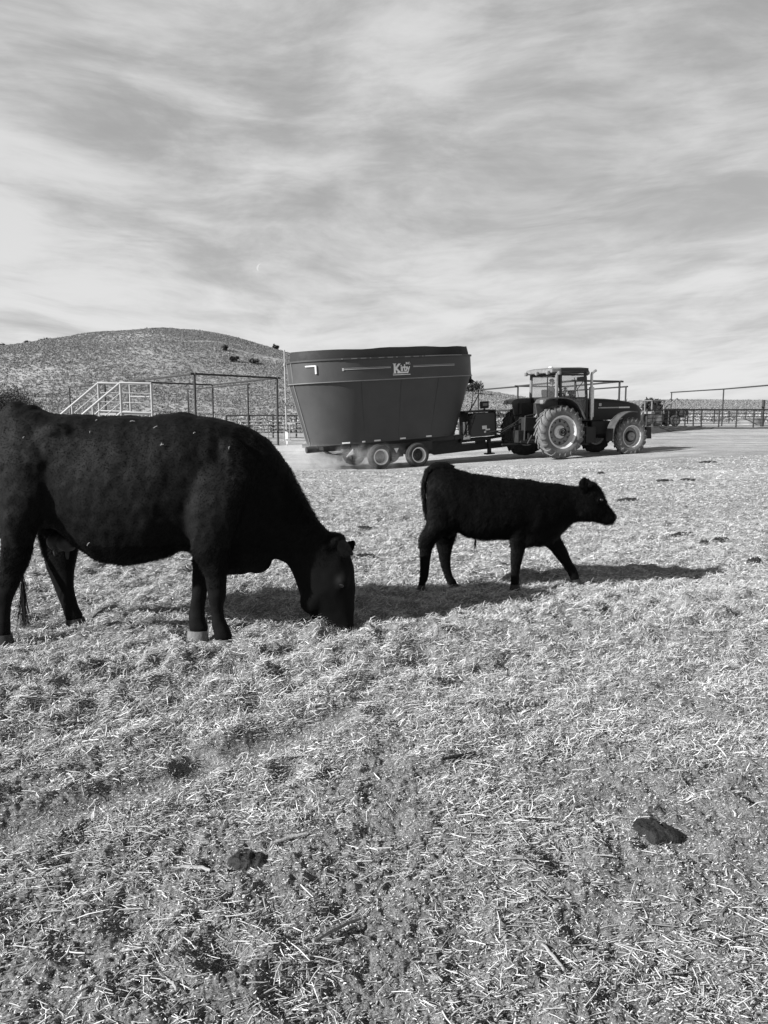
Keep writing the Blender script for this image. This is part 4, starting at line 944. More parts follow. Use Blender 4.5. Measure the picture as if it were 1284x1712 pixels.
def make_mixer():
    t = empty('feed_mixer_wagon'); place(t, MX_O, MX_T, MX_P)
    tag(t, 'huge dark oval feed mixer wagon with a white logo on its upper band', 'feed mixer')
    zb, zs, ztp = .97, 3.08, 3.82
    # tub: tapered lower wall
    def shell(name, rings_out, rings_in, m):
        mb = MB(); mb.loft(rings_out + rings_in[::-1], caps=False, closed=True); return mb.build(name, m, t, smooth=30)
    lo_o = [stadium(zb + (zs - zb) * f, BCX + .12 * f, BHL - .015 * f, 1.02 + .43 * f) for f in (0, .25, .5, .75, 1)]
    lo_i = [stadium(zb + .02 + (zs - zb) * f, BCX + .12 * f, BHL - .015 * f, .98 + .43 * f) for f in (0, .5, .99)]
    tub = shell('lower_tub', lo_o, lo_i, M_red)
    MB().loft([stadium(zb - .03, BCX, BHL, 1.03), stadium(zb + .02, BCX, BHL, 1.03)]).build('tub_floor', M_red, t)
    up_o = [stadium(z, TCX, THL, R) for z, R in ((zs - .02, 1.475), (zs + .2, 1.47), (zs + .5, 1.47), (ztp, 1.465))]
    up_i = [stadium(z, TCX, THL, R) for z, R in ((zs, 1.43), (ztp + .001, 1.43))]
    band = shell('upper_band', up_o, up_i, M_red)
    shell('seam_flange', [stadium(zs - .035, TCX, THL, 1.48), stadium(zs - .02, TCX, THL, 1.50), stadium(zs + .005, TCX, THL, 1.50)], [stadium(zs - .035, TCX, THL, 1.45), stadium(zs + .005, TCX, THL, 1.45)], M_seam)
    shell('top_rail', [stadium(ztp - .05, TCX, THL, 1.475), stadium(ztp - .045, TCX, THL, 1.50), stadium(ztp + .01, TCX, THL, 1.50)], [stadium(ztp - .05, TCX, THL, 1.44), stadium(ztp + .011, TCX, THL, 1.44)], M_red)
    # rubber spill band bolted inside the top
    def wav(ring, amp, ph):
        out = []
        for i, (x, y, z) in enumerate(ring): out.append((x, y, z + amp * (math.sin(x * 1.7 + ph) + .6 * math.sin(x * 4.1 + y * 3 + ph))))
        return out
    shell('rubber_rim', [wav(stadium(z, TCX, THL, R), a, 1) for z, R, a in ((ztp - .06, 1.42, 0), (ztp + .08, 1.41, .004), (ztp + .20, 1.39, .01), (ztp + .31, 1.37, .018))],
          [wav(stadium(z, TCX, THL, R), a, 1) for z, R, a in ((ztp - .06, 1.39, 0), (ztp + .20, 1.36, .01), (ztp + .31, 1.34, .018))], M_tub_rub)
    # clips along the top rail
    c = MB()
    for k in range(11):
        x = -2.0 + .33 * k; q = wall_strip(x, x + (.2 if k % 3 else .05), ztp - .02, .03, off=.032); c.add(q.v, q.f)
    c.build('top_clips', M_seam, t)
    wall_strip(1.1, 2.7, ztp - .015, .03, off=.033).build('worn_strip', M_seam, t)
    # rear flange (weld rib)
    for ang in (168, 188):
        a = R_(ang); pts = []
        for f in (0, .5, 1):
            R = 1.03 + .43 * f; pts.append((BCX + .12 * f - (BHL - .015 * f) + R * KX * math.cos(a), R * math.sin(a), zb + (zs - zb) * f))
        pts.append((TCX - THL + 1.48 * KX * math.cos(a), 1.48 * math.sin(a), ztp)); MB().path(pts, .022, 6).build('rear_rib', M_seam, t)
    # upright weld seams of the wall plates
    for x in (-1.35, .15, 1.62):
        pts = []
        for k in range(9):
            f = k / 8; R = 1.02 + .43 * f; cx = BCX + .12 * f; hl = BHL - .015 * f
            pts.append((x * (.86 + .14 * f), wall_y(x * (.86 + .14 * f), R, cx, hl) - .001, zb + .02 + (zs - zb - .05) * f))
        MB().path(pts, .007, 5).build('weld_seam', M_red, t)
    # stripes, lettering, decals
    yw = -1.474
    for x0, x1 in ((-1.97, -.24), (.62, 2.32)):
        q = wall_strip(x0, x1, 3.455, .022, off=.001); q2 = wall_strip(x0, x1, 3.495, .010, off=.001); q.add(q2.v, q2.f); q.build('stripe', M_stripe, t)
    wall_strip(-1.98, -1.93, 3.46, .09, off=.001, th=.012).build('stripe_end', M_stripe, t)
    def text(body, x, z, size, sx, off, name, extr=.004):
        cu = bpy.data.curves.new(name, 'FONT'); cu.body = body; cu.size = size; cu.offset = off; cu.extrude = extr; cu.space_character = .92
        tmp = bpy.data.objects.new(name, cu); COL.objects.link(tmp)
        me = bpy.data.meshes.new_from_object(tmp.evaluated_get(bpy.context.evaluated_depsgraph_get())); bpy.data.objects.remove(tmp)
        me.name = name; me.materials.clear(); o = link(name, me, M_white, t); o.location = (x, yw - .006, z); o.rotation_euler = (math.pi / 2, 0, 0); o.scale = (sx, 1, 1); return o
    text('K', -.15, 3.265, .44, 1.0, .014, 'logo_lettering'); text('irby', .125, 3.325, .31, .80, .010, 'logo_lettering'); text('INC.', .33, 3.545, .105, .95, .004, 'logo_lettering')
    MB().box((.20, yw - .008, 3.275), (.40, .010, .05)).box((.16, yw - .008, 3.205), (.66, .010, .022)).box((-.10, yw - .009, 3.262), (.12, .010, .02)).box((-.10, yw - .009, 3.575), (.12, .010, .02)).build('logo_bar', M_white, t)
    def wallpt(ang, z, off=.012):
        a = R_(ang); return (TCX - THL + (1.47 + off) * KX * math.cos(a), (1.47 + off) * math.sin(a), z)
    m = MB()
    for a in range(212, 224, 3):
        p0, p1 = wallpt(a, 3.62), wallpt(a + 3, 3.62); m.path([p0, p1], .028, 6)
    p0, p1 = wallpt(224, 3.64), wallpt(224, 3.36); m.path([p0, p1], .035, 6); m.build('reflector', M_white, t)
    for x0, x1 in ((-1.98, -1.72), (-1.27, -1.16), (-.82, -.58), (.18, .40), (1.22, 1.44)):
        wall_strip(x0, x1, 1.0, .05, off=.016, th=.012, R=1.026, cx=BCX, hl=BHL).build('reflector', M_white, t)
    # chassis
    f = MB()
    for y in (-.75, .75): f.box((.1, y, .86), (5.6, .16, .16))
    f.box((-2.65, 0, .88), (.16, 2.2, .14)).box((.1, 0, .88), (.2, 1.6, .14)).box((2.6, 0, .84), (.2, 1.7, .14))
    f.box((.05, -.92, .66), (2.9, .10, .34)).box((.03, -.85, .50), (.62, .16, .30)).box((.0, .80, .62), (1.0, .12, .36)).box((.0, 0, .62), (.5, 1.6, .28))
    for x in (-.7, .75): f.tube((x, -1.2, .42), (x, 1.2, .42), .07)
    f.prism([(1.5, .86), (3.1, .86), (3.1, .52), (5.75, .50), (5.80, .30), (1.9, .24), (1.55, .42)], -.36, -.24)
    f.prism([(1.5, .86), (3.1, .86), (3.1, .52), (5.75, .50), (5.80, .30), (1.9, .24), (1.55, .42)], .24, .36)
    f.box((4.3, 0, .42), (2.2, .5, .16)).box((5.7, 0, .42), (.4, .16, .10)); f.build('chassis', M_black, t, bevel=.01)
    # rear conveyor tube and curved guard
    MB().tube((-3.15, -.55, .84), (-1.9, -.55, .84), .11, n=16).build('rear_tube', M_rubd, t)
    g = MB(); g.strip([(-2.55, .76), (-2.35, .64), (-2.05, .58), (-1.75, .62), (-1.5, .74)], .03, -.9, -.4).build('guard', M_rubd, t)
    for (x, z, s) in ((.03, .60, -1), (-1.72, .62, 1)):
        MB().prism([(x - .09, z + .07 * -s), (x + .09, z + .07 * -s), (x, z + .09 * s)] if s < 0 else [(x - .16, z - .10), (x + .10, z - .02), (x + .10, z + .16)], -1.02, -1.00).build('reflector', M_white, t)
    MB().box((-1.66, -.94, .66), (.03, .10, .5)).build('reflector_bracket', M_black, t); MB().box((.03, -.93, .60), (.04, .12, .1)).build('reflector_bracket', M_black, t)
    # wheels
    def wheel(x, y, z, s):
        w = empty('wheel', (x, y, z), t); tyre(.43, .30, .25, 0, .012, M_rubd, w, (0, 0, 0))
        def f_(p): return [(r, s * -1 * yy) for r, yy in p]
        disc(f_([(.255, -.13), (.275, -.14), (.275, -.12), (.245, -.11), (.23, .0), (.24, .11), (.26, .13), (.225, .12), (.215, .0), (.235, -.12)]), 'rim', M_rim, w, (0, 0, 0), closed=True, n=36)
        def bolts(mb):
            for k in range(8):
                a = 2 * math.pi * k / 8; mb.tube((.12 * math.cos(a), s * .02, .12 * math.sin(a)), (.12 * math.cos(a), s * .05, .12 * math.sin(a)), .016, n=6)
        disc(f_([(.23, .0), (.19, -.02), (.10, -.03), (.085, -.09), (.02, -.10), (.02, .02), (.22, .03)]), 'wheel_disc', M_rubd, w, (0, 0, 0), n=36, extra=bolts)
    for x, z in ((-.70, .435), (.77, .385)): wheel(x, -1.15, z, -1); wheel(x, 1.15, z, 1)
    # hydraulic / gearbox cabinet at the front
    MB().prism([(3.28, .86), (3.28, 1.56), (3.42, 1.66), (4.30, 1.66), (4.40, 1.60), (4.40, .92), (4.25, .80), (3.36, .80)], -.72, .1).build('cabinet', M_red, t, bevel=.015)
    MB().box((3.72, -.30, 1.74), (1.35, .9, .06)).box((3.25, -.3, 1.5), (.05, .6, .5)).box((4.38, -.5, 1.25), (.05, .5, .9)).build('cabinet_rack', M_black, t, bevel=.008)
    MB().box((4.05, -.5, 1.96), (.34, .12, .26)).box((4.05, -.5, 1.80), (.05, .05, .12)).build('scale_indicator', M_black, t, bevel=.01)
    MB().box((4.05, -.565, 1.97), (.20, .012, .10)).build('indicator_face', M_rimd, t)
    MB().box((3.88, -.726, 1.13), (.20, .012, .13)).build('decal', M_white, t)
    MB().box((4.02, -.726, 1.04), (.20, .012, .05)).build('decal', M_white, t)
    MB().box((3.90, -.726, .96), (.08, .012, .07)).build('decal', M_white, t)
    v = MB()
    for x, r in ((3.20, .035), (3.05, .06)): v.tube((x, -.62, .86), (x, -.62, 1.38), r)
    v.box((3.10, -.62, .78), (.30, .2, .09)).ell((3.20, -.66, .82), (.10, .08, .09)); v.build('hydraulic_valves', M_steel, t)
    v = MB(); v.box((3.6, -.3, .68), (1.3, .4, .12)).box((4.0, -.2, .62), (.3, .3, .24)).tube((2.6, 0, .66), (3.5, 0, .66), .09); v.build('gearbox', M_black, t, bevel=.01)
    j = MB(); j.box((4.25, -.42, .42), (.12, .12, .60)).box((4.25, -.42, .10), (.34, .26, .05)).build('jack', M_black, t, bevel=.005)
    for pts_, r_ in (([(3.60, -.35, 2.95), (3.80, -.4, 2.78), (3.84, -.5, 2.4), (3.55, -.6, 2.05), (3.30, -.62, 1.75)], .02), ([(3.58, -.2, 2.9), (3.72, -.3, 2.6), (3.60, -.4, 2.2), (3.45, -.5, 1.80)], .016), ([(3.45, -.7, 1.70), (3.2, -.85, 1.4), (3.12, -.8, 1.1), (3.0, -.7, .9)], .018), ([(4.38, -.5, .95), (4.5, -.5, .8), (4.42, -.4, .65)], .018)): MB().path(pts_, r_, 6).build('hose', M_black, t)
    l = MB()
    for s in (-.18, .18): l.path([(3.35, -.8 + s, 1.62), (3.0, -.9 + s, .95)], .02, 6)
    for k in range(4): l.path([(3.0 + .09 * k, -.72 , 1.0 + .17 * k), (3.0 + .09 * k, -1.08, 1.0 + .17 * k)], .014, 6)
    l.build('ladder', M_black, t)
    MB().path([(4.4, 0, .66), (6.2, -.05, .78)], .06, 10).build('drive_shaft', M_black, t)
    MB().path([(4.40, -.3, .95), (5.0, -.25, .84), (5.6, -.15, .86)], .03, 6).build('hose', M_black, t)
    MB().box((3.66, -.2, 2.85), (.10, .3, .12)).box((3.64, -.2, 3.0), (.14, .06, .3)).build('viewing_hatch', M_black, t, bevel=.01)
make_mixer()

# dust raised by the trailer wheels
def make_dust():
    c = np.array([-1.6, 27.05, -.15]); mb = MB().ell((0, 0, 0), (2.9, 1.0, .75), 24, 16)
    m = bpy.data.materials.new('dust_cloud'); m.use_nodes = True; nt = m.node_tree; nt.nodes.clear(); N, L, M = nt_tools(nt)
    o = N('ShaderNodeOutputMaterial'); v = N('ShaderNodeVolumePrincipled'); v.inputs['Color'].default_value = (.93, .93, .93, 1); v.inputs['Anisotropy'].default_value = .2
    tc = N('ShaderNodeTexCoord'); mp = N('ShaderNodeMapping'); L(tc.outputs['Object'], mp.inputs[0]); mp.inputs['Scale'].default_value = (1 / 2.9, 1 / 1.0, 1 / .75)
    ln = N('ShaderNodeVectorMath', operation='LENGTH'); L(mp.outputs[0], ln.inputs[0])
    fo = N('ShaderNodeMapRange', interpolation_type='SMOOTHSTEP'); L(ln.outputs['Value'], fo.inputs[0]); fo.inputs[1].default_value = 1; fo.inputs[2].default_value = .25
    n = N('ShaderNodeTexNoise'); n.inputs['Scale'].default_value = 2.1; n.inputs['Detail'].default_value = 5; n.inputs['Distortion'].default_value = .8; L(tc.outputs['Object'], n.inputs['Vector'])
    mr = N('ShaderNodeMapRange'); L(n.outputs[0], mr.inputs[0]); mr.inputs[1].default_value = .42; mr.inputs[2].default_value = .70
    L(M('MULTIPLY', M('MULTIPLY', fo.outputs[0], mr.outputs[0]), 3.4), v.inputs['Density']); L(v.outputs[0], o.inputs['Volume'])
    d = mb.build('dust', m, smooth=0, loc=tuple(c)); tag(d, 'pale dust kicked up round the mixer\'s rear wheels', 'dust', kind='stuff')
make_dust()

# ------------------------------------------------------------------ corral pipe work
def pipe_frame(label, corners, beams, posts, z, r, group=None):
    pts = {k: PZ(px, py, z) for k, (px, py) in corners.items()}
    c = sum(pts.values()) / len(pts); org = (float(c[0]), float(c[1]), float(base_z(c[0], c[1])))
    root = empty('overhead_pipe_frame', org); tag(root, label, 'pipe frame', group)
    for a, b in beams:
        d = pts[b] - pts[a]; u = d / np.linalg.norm(d) * .25
        MB().tube(tuple(pts[a] - u), tuple(pts[b] + u), r, n=8).build('beam', M_dpipe, root, origin=org)
    for a in posts:
        p = pts[a]; g = gz1(p[0], p[1]); MB().tube((p[0], p[1], g - .1), (p[0], p[1], p[2] - r * .5), r * 1.1, n=8).build('post', M_dpipe, root, origin=org)
pipe_frame('large dark overhead pipe frame between the white stair rails and the mixer',
           {'a': (325, 625), 'b': (463, 632), 'c': (355, 643.5), 'd': (214, 638)}, [('a', 'b'), ('b', 'c'), ('a', 'd'), ('d', 'c')], ['a', 'b', 'c', 'd'], 3.2, .05)
pipe_frame('low dark pipe frame on two thin posts seen beneath a larger frame',
           {'a': (314, 651), 'b': (414, 642)}, [('a', 'b')], ['a', 'b'], 3.0, .045)
pipe_frame('short dark pipe frame with a single visible post behind the white stair rails',
           {'a': (116, 648), 'b': (175, 641)}, [('a', 'b')], ['a', 'b'], 3.2, .05)
pipe_frame('dark overhead pipe frame standing behind the tractor cab',
           {'a': (866, 645.5), 'b': (962, 636.5), 'c': (1036, 637.8), 'd': (945, 646.5)}, [('a', 'b'), ('b', 'c'), ('c', 'd'), ('d', 'a')], ['a', 'b', 'c', 'd'], 3.2, .055)
pipe_frame('dark pipe frame whose end post rises behind the tractor\'s hood',
           {'a': (1046.5, 646.5), 'b': (930, 655)}, [('a', 'b')], ['a', 'b'], 3.2, .055)
pipe_frame('single dark overhead pipe between the mixer and the tractor cab',
           {'a': (864, 646.5), 'b': (800, 652)}, [('a', 'b')], ['b'], 3.2, .055)
pipe_frame('long dark overhead pipe on two tall posts above the right-hand corral fence',
           {'a': (1123, 656), 'b': (1210, 650.5), 'c': (1310, 642)}, [('a', 'b'), ('b', 'c')], ['a', 'b', 'c'], 3.4, .055)

def fence(label, pts, post_xs, h, rails, m, r_post, r_rail, top_r, name='corral_fence', cat='fence', group=None, gate=False):
    """pts: world polyline (x,y); posts at fractions"""
    org = (pts[0][0], pts[0][1], gz1(*pts[0])); root = empty(name, org); tag(root, label, cat, group)
    seg = np.array(pts, float)
    def at(f):
        L_ = np.hypot(*np.diff(seg, axis=0).T); cum = np.concatenate([[0], np.cumsum(L_)]); s = f * cum[-1]
        return np.array([np.interp(s, cum, seg[:, 0]), np.interp(s, cum, seg[:, 1])])
    for f in post_xs:
        p = at(f); g = float(base_z(*p)); MB().tube((p[0], p[1], g - .15), (p[0], p[1], g + h), r_post, n=8).build('post', m, root, origin=org)
    n = 24
    for i, z in enumerate(rails):
        q = [at(k / n) for k in range(n + 1)]
        MB().path([(p[0], p[1], float(base_z(*p)) + z) for p in q], top_r if i == 0 else r_rail, 6).build('rail', m, root, origin=org)
def yl(px, Y): return ((px - 642) / FPX * Y, Y)
fence('dark pipe corral fence running from behind the tractor\'s front wheel to the right edge', [yl(1078, 50), yl(1121, 54), yl(1169, 57.5), yl(1340, 59)], [i / 13 for i in range(14)],
      1.42, [1.42, 1.14, .90, .66, .42, .2], M_dpipe, .055, .022, .055)
fence('farther dark pipe fence with thin rails seen through the right-hand corral fence', [yl(1100, 78), yl(1200, 82), yl(1400, 85)], [i / 12 for i in range(13)], 1.35, [1.35, 1.0, .7, .4], M_dpipe, .05, .022, .03)
fence('dark pipe fence in the distance running behind the mixer from the cow to the tractor', [yl(380, 54), yl(640, 54), yl(1010, 52)], [i / 16 for i in range(17)],
      1.55, [1.55, 1.3, 1.1, .85, .6, .4], M_dpipe, .06, .03, .06)
def tube_gate(label, px0, px1, Y, zt, zb_, n, r=.026):
    a = yl(px0, Y); b = yl(px1, Y); g = float(base_z(*a)); org = (a[0], a[1], g); root = empty('tube_gate', org); tag(root, label, 'gate', 'pale tube gates by the corral')
    x0, x1 = 0, b[0] - a[0]; rr = .12
    MB().path([(x0, 0, zb_ + rr), (x0, 0, zt - rr), (x0 + rr * .3, 0, zt - rr * .3), (x0 + rr, 0, zt), (x1 - rr, 0, zt), (x1 - rr * .3, 0, zt - rr * .3), (x1, 0, zt - rr), (x1, 0, zb_ + rr), (x1 - rr * .3, 0, zb_ + rr * .3), (x1 - rr, 0, zb_), (x0 + rr, 0, zb_), (x0 + rr * .3, 0, zb_ + rr * .3), (x0, 0, zb_ + rr)], r, 8).build('gate_frame', M_gpipe, root)
    for k in range(1, n): MB().tube((x0, 0, zb_ + (zt - zb_) * k / n), (x1, 0, zb_ + (zt - zb_) * k / n), r * .7, n=6).build('rail', M_gpipe, root)
    for f in (.33, .66): MB().tube((x0 + (x1 - x0) * f, -.02, zb_), (x0 + (x1 - x0) * f, -.02, zt), r * .6, n=6).build('stay', M_gpipe, root)
tube_gate('pale tube gate with rounded corners just beyond the cow\'s withers, left of the tall pole', 400, 476, 45, 1.35, .18, 6)
tube_gate('pale tube gate beneath the sloping rear of the mixer, right of the tall pole', 485, 560, 46.5, 1.25, .18, 5)
tube_gate('pale tube gate mostly hidden behind the cow\'s shoulder', 335, 397, 45.4, 1.35, .18, 6)
# low dark earth bank along the foot of the right-hand fence
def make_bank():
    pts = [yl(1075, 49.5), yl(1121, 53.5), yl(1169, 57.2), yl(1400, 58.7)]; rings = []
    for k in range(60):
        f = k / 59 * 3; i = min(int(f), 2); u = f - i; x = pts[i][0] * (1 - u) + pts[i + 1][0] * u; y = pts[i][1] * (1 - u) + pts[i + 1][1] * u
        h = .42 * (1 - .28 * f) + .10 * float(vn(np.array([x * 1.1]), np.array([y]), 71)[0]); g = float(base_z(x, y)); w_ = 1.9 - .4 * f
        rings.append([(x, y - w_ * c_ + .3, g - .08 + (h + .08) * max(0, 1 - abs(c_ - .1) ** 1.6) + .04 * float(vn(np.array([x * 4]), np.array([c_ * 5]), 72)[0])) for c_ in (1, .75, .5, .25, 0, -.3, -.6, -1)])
    tag(MB().loft(rings).build('earth_bank', mat('dark_soil', .045, .9, var=.5, scale=3, bump=.5), smooth=60), kind='structure')  # bank soil is simply darker than the yard
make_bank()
# tall galvanised riser pole beside the mixer's rear
p = np.array([*yl(480.5, 40)]); g = gz1(*p); rt = empty('steel_pole', (p[0], p[1], g)); tag(rt, 'tall thin pale steel pole rising beside the rear end of the mixer', 'pole')
topz = P(478, 585, 40)[2] - g; colz = P(479, 610, 40)[2] - g
MB().tube((0, 0, -.1), (-.07, 0, topz), .045, .035).build('pole', M_wpipe, rt)
MB().tube((-.05, 0, colz - .05), (-.05, 0, colz + .05), .09).build('collar', M_gpipe, rt)
MB().box((.0, -.07, .75), (.16, .10, .42)).box((.02, -.07, .38), (.10, .08, .20)).build('control_box', M_white, rt, bevel=.01)
# low pale concrete bunk edge behind
a = yl(380, 38.5); org = (a[0], a[1], gz1(*a))
w = empty('feed_bunk', org); tag(w, 'low pale concrete feed bunk wall between the cow\'s shoulder and the mixer\'s rear', 'feed bunk')
MB().box((2.1, 0, .14), (4.6, .30, .30)).build('bunk_wall', M_conc, w, bevel=.02); MB().box((2.1, .8, .10), (4.6, .12, .34)).build('bunk_wall', M_conc, w, bevel=.02); MB().box((2.1, .4, .02), (4.6, .7, .06)).build('bunk_floor', M_conc, w)

# white stair and loading platform
def make_stairs():
    Y1, Y2 = 30.0, 31.6
    org = (*yl(200, 31), 0); org = (org[0], org[1], gz1(org[0], org[1])); root = empty('loading_platform', org)
    tag(root, 'white pipe handrails of a loading platform and its stairs, seen over the cow\'s back', 'platform')
    zt = P(200, 640, Y1)[2]; ze = P(254, 643, Y1)[2]
    def run(Y, cx, ex, s0):
        A = P(cx, 640, Y); A[2] = zt + (Y - Y1) * .03
        E_ = A + np.array([(ex - cx) / FPX * Y, 0, -.03]); slope = .80
        S0 = A + np.array([-2.75, 0, -2.75 * slope])
        MB().path([tuple(S0), tuple(A), tuple(E_)], .05, 8).build('handrail', M_wpipe, root, origin=org)
        for d in (.38, .75, 1.12):
            MB().path([tuple(S0 + np.array([0, 0, -d])), tuple(A + np.array([0, 0, -d])), tuple(E_ + np.array([0, 0, -d]))], .022 if d < 1.1 else .05, 6).build('rail', M_wpipe, root, origin=org)
        for q, top in ((A, 0), (E_, 0), (A + np.array([-1.1, 0, -1.1 * slope]), 0), (A + np.array([-2.2, 0, -2.2 * slope]), 0)):
            MB().tube((q[0], q[1], gz1(q[0], q[1])), (q[0], q[1], q[2]), .048, n=8).build('post', M_wpipe, root, origin=org)
        return A, E_, S0
    A1, E1, S1 = run(Y1, 201, 252, 0); A2, E2, S2 = run(Y2, 164, 216, 0)
    fl = MB(); zf = zt - 1.15
    fl.add([(A1[0], A1[1], zf), (E1[0], E1[1], zf), (E2[0], E2[1], zf), (A2[0], A2[1], zf), (A1[0], A1[1], zf - .08), (E1[0], E1[1], zf - .08), (E2[0], E2[1], zf - .08), (A2[0], A2[1], zf - .08)],
           [(0, 1, 2, 3), (7, 6, 5, 4), (0, 4, 5, 1), (1, 5, 6, 2), (2, 6, 7, 3), (3, 7, 4, 0)]).build('deck', M_gpipe, root, origin=org)
    MB().path([tuple(E1), tuple(E2)], .045, 8).build('handrail', M_wpipe, root, origin=org); MB().path([tuple(E1 - np.array([0, 0, .5])), tuple(E2 - np.array([0, 0, .5]))], .022, 8).build('rail', M_wpipe, root, origin=org)
    for k in range(9):
        f = (k + .5) / 9.5; a = A1 + (S1 - A1) * f; b = A2 + (S2 - A2) * f
        MB().add([(a[0] - .14, a[1], a[2] - 1.15), (a[0] + .14, a[1], a[2] - 1.15), (b[0] + .14, b[1], a[2] - 1.15), (b[0] - .14, b[1], a[2] - 1.15), (a[0] - .14, a[1], a[2] - 1.19), (a[0] + .14, a[1], a[2] - 1.19), (b[0] + .14, b[1], a[2] - 1.19), (b[0] - .14, b[1], a[2] - 1.19)],
                 [(0, 1, 2, 3), (7, 6, 5, 4), (0, 4, 5, 1), (1, 5, 6, 2), (2, 6, 7, 3), (3, 7, 4, 0)]).build('tread', M_gpipe, root, origin=org)
make_stairs()

# ------------------------------------------------------------------ distant loader tractor behind the right fence
def make_loader():
    o_ = yl(1090, 68); t = empty('loader_tractor', (o_[0], o_[1], gz1(*o_))); t.rotation_euler = (0, 0, R_(15)); t.scale = (.8, .8, .8)
    tag(t, 'pale distant loader tractor parked behind the right-hand corral fence', 'tractor')
    for x, y, r in ((-.2, -.85, .85), (-.2, .85, .85), (2.1, -.8, .6), (2.1, .8, .6)):
        w = empty('wheel', (x, y, r), t); tyre(r, .4, r * .55, 0, .02, M_rubd, w, (0, 0, 0)); disc([(r * .56, -.1), (r * .3, -.06), (.02, -.08), (.02, .08), (r * .56, .1)], 'rim', M_rimd, w, (0, 0, 0), n=24)
    MB().box((1.0, 0, 1.05), (3.4, .8, .6)).box((1.9, 0, 1.55), (1.3, .75, .45)).build('chassis', M_black, t, bevel=.04)
    MB().box((1.9, 0, 1.82), (1.35, .8, .16)).build('hood', M_rimd, t, bevel=.04)
    c = MB()
    for x in (-.75, .75):
        for y in (-.65, .65): c.box((x, y, 2.1), (.10, .10, 1.2))
    c.box((0, 0, 1.45), (1.6, 1.4, .25)); c.build('cab_frame', M_rimd, t); MB().box((0, 0, 2.75), (1.75, 1.55, .12)).build('roof', M_roof, t, bevel=.03)
    MB().box((-.1, 0, 2.0), (.5, .5, .7)).build('seat', M_black, t, bevel=.05)
    a = MB()
    for y in (-.55, .55): a.path([(.6, y, 1.7), (1.7, y, 2.5), (2.4, y, 3.0), (2.9, y, 2.6), (3.1, y, 1.6)], .07, 6)
    a.build('loader_arm', M_rimd, t); MB().prism([(3.0, 1.7), (3.5, 1.9), (3.7, 1.3), (3.2, .9), (2.9, 1.2)], -.9, .9).build('bucket', M_black, t)
make_loader()
# pale stock tank at far right
o_ = yl(1252, 74); t = empty('stock_tank', (o_[0], o_[1], gz1(*o_))); tag(t, 'pale stock tank beyond the fence at the far right', 'tank')
MB().path([(0, 0, 0), (0, 0, .55), (0, 0, .6)], [1.1, 1.12, 1.16], 24).build('tank_wall', M_gpipe, t); MB().tube((0, 0, .605), (0, 0, .61), 1.0, n=24).build('water', M_black, t)
o_ = yl(1270, 66); t = empty('wooden_post', (o_[0], o_[1], gz1(*o_)));
t.location = (*yl(1270, 66), gz1(*yl(1270, 66))); tag(t, 'thick dark wooden post standing up beyond the fence near the right edge', 'post')
MB().path([(0, 0, -.2), (0, 0, 1.2), (.02, 0, 2.25)], [.14, .13, .12], 10).build('post', M_dpipe, t)

# ------------------------------------------------------------------ vegetation
def leafdome(n, seed, leaf, flat=.8, hollow=.35, up=0.0):
    rg = np.random.RandomState(seed); d = rg.normal(0, 1, (n, 3)); d[:, 2] = np.abs(d[:, 2]) - up; d /= np.linalg.norm(d, axis=1, keepdims=True)
    lump = 1 + .45 * vn(d[:, 0] * 2.3 + seed, d[:, 1] * 2.3 + d[:, 2] * 1.7, seed)
    r = (hollow + (1 - hollow) * rg.rand(n) ** .4) * lump; c = d * r[:, None]; c[:, 2] *= flat
    a = rg.normal(0, 1, (n, 3)); a[:, 2] += .6; a /= np.linalg.norm(a, axis=1, keepdims=True); b = rg.normal(0, 1, (n, 3)); b -= a * (a * b).sum(1, keepdims=True); b /= np.linalg.norm(b, axis=1, keepdims=True)
    s = leaf * (.5 + rg.rand(n, 1))
    V = np.stack([c - b * s * .35, c + b * s * .35, c + a * s], 1).reshape(-1, 3); return V
def tile(protos, X, Y, Z, Sx, Sz, rot):
    Vs = []; Ts = []; o = 0
    pid = np.random.RandomState(1).randint(0, len(protos), len(X))
    for k, (V, T) in enumerate(protos):
        m = pid == k; n = m.sum()
        if not n: continue
        c, s = np.cos(rot[m]), np.sin(rot[m]); x = V[None, :, 0] * c[:, None] - V[None, :, 1] * s[:, None]; y = V[None, :, 0] * s[:, None] + V[None, :, 1] * c[:, None]
        W_ = np.stack([x * Sx[m][:, None] + X[m][:, None], y * Sx[m][:, None] + Y[m][:, None], V[None, :, 2] * Sz[m][:, None] + Z[m][:, None]], -1)
        nv = len(V); T_ = (T[None] + (np.arange(n) * nv)[:, None, None]) + o; Vs.append(W_.reshape(-1, 3)); Ts.append(T_.reshape(-1, 3)); o += n * nv
    return np.concatenate(Vs), np.concatenate(Ts)
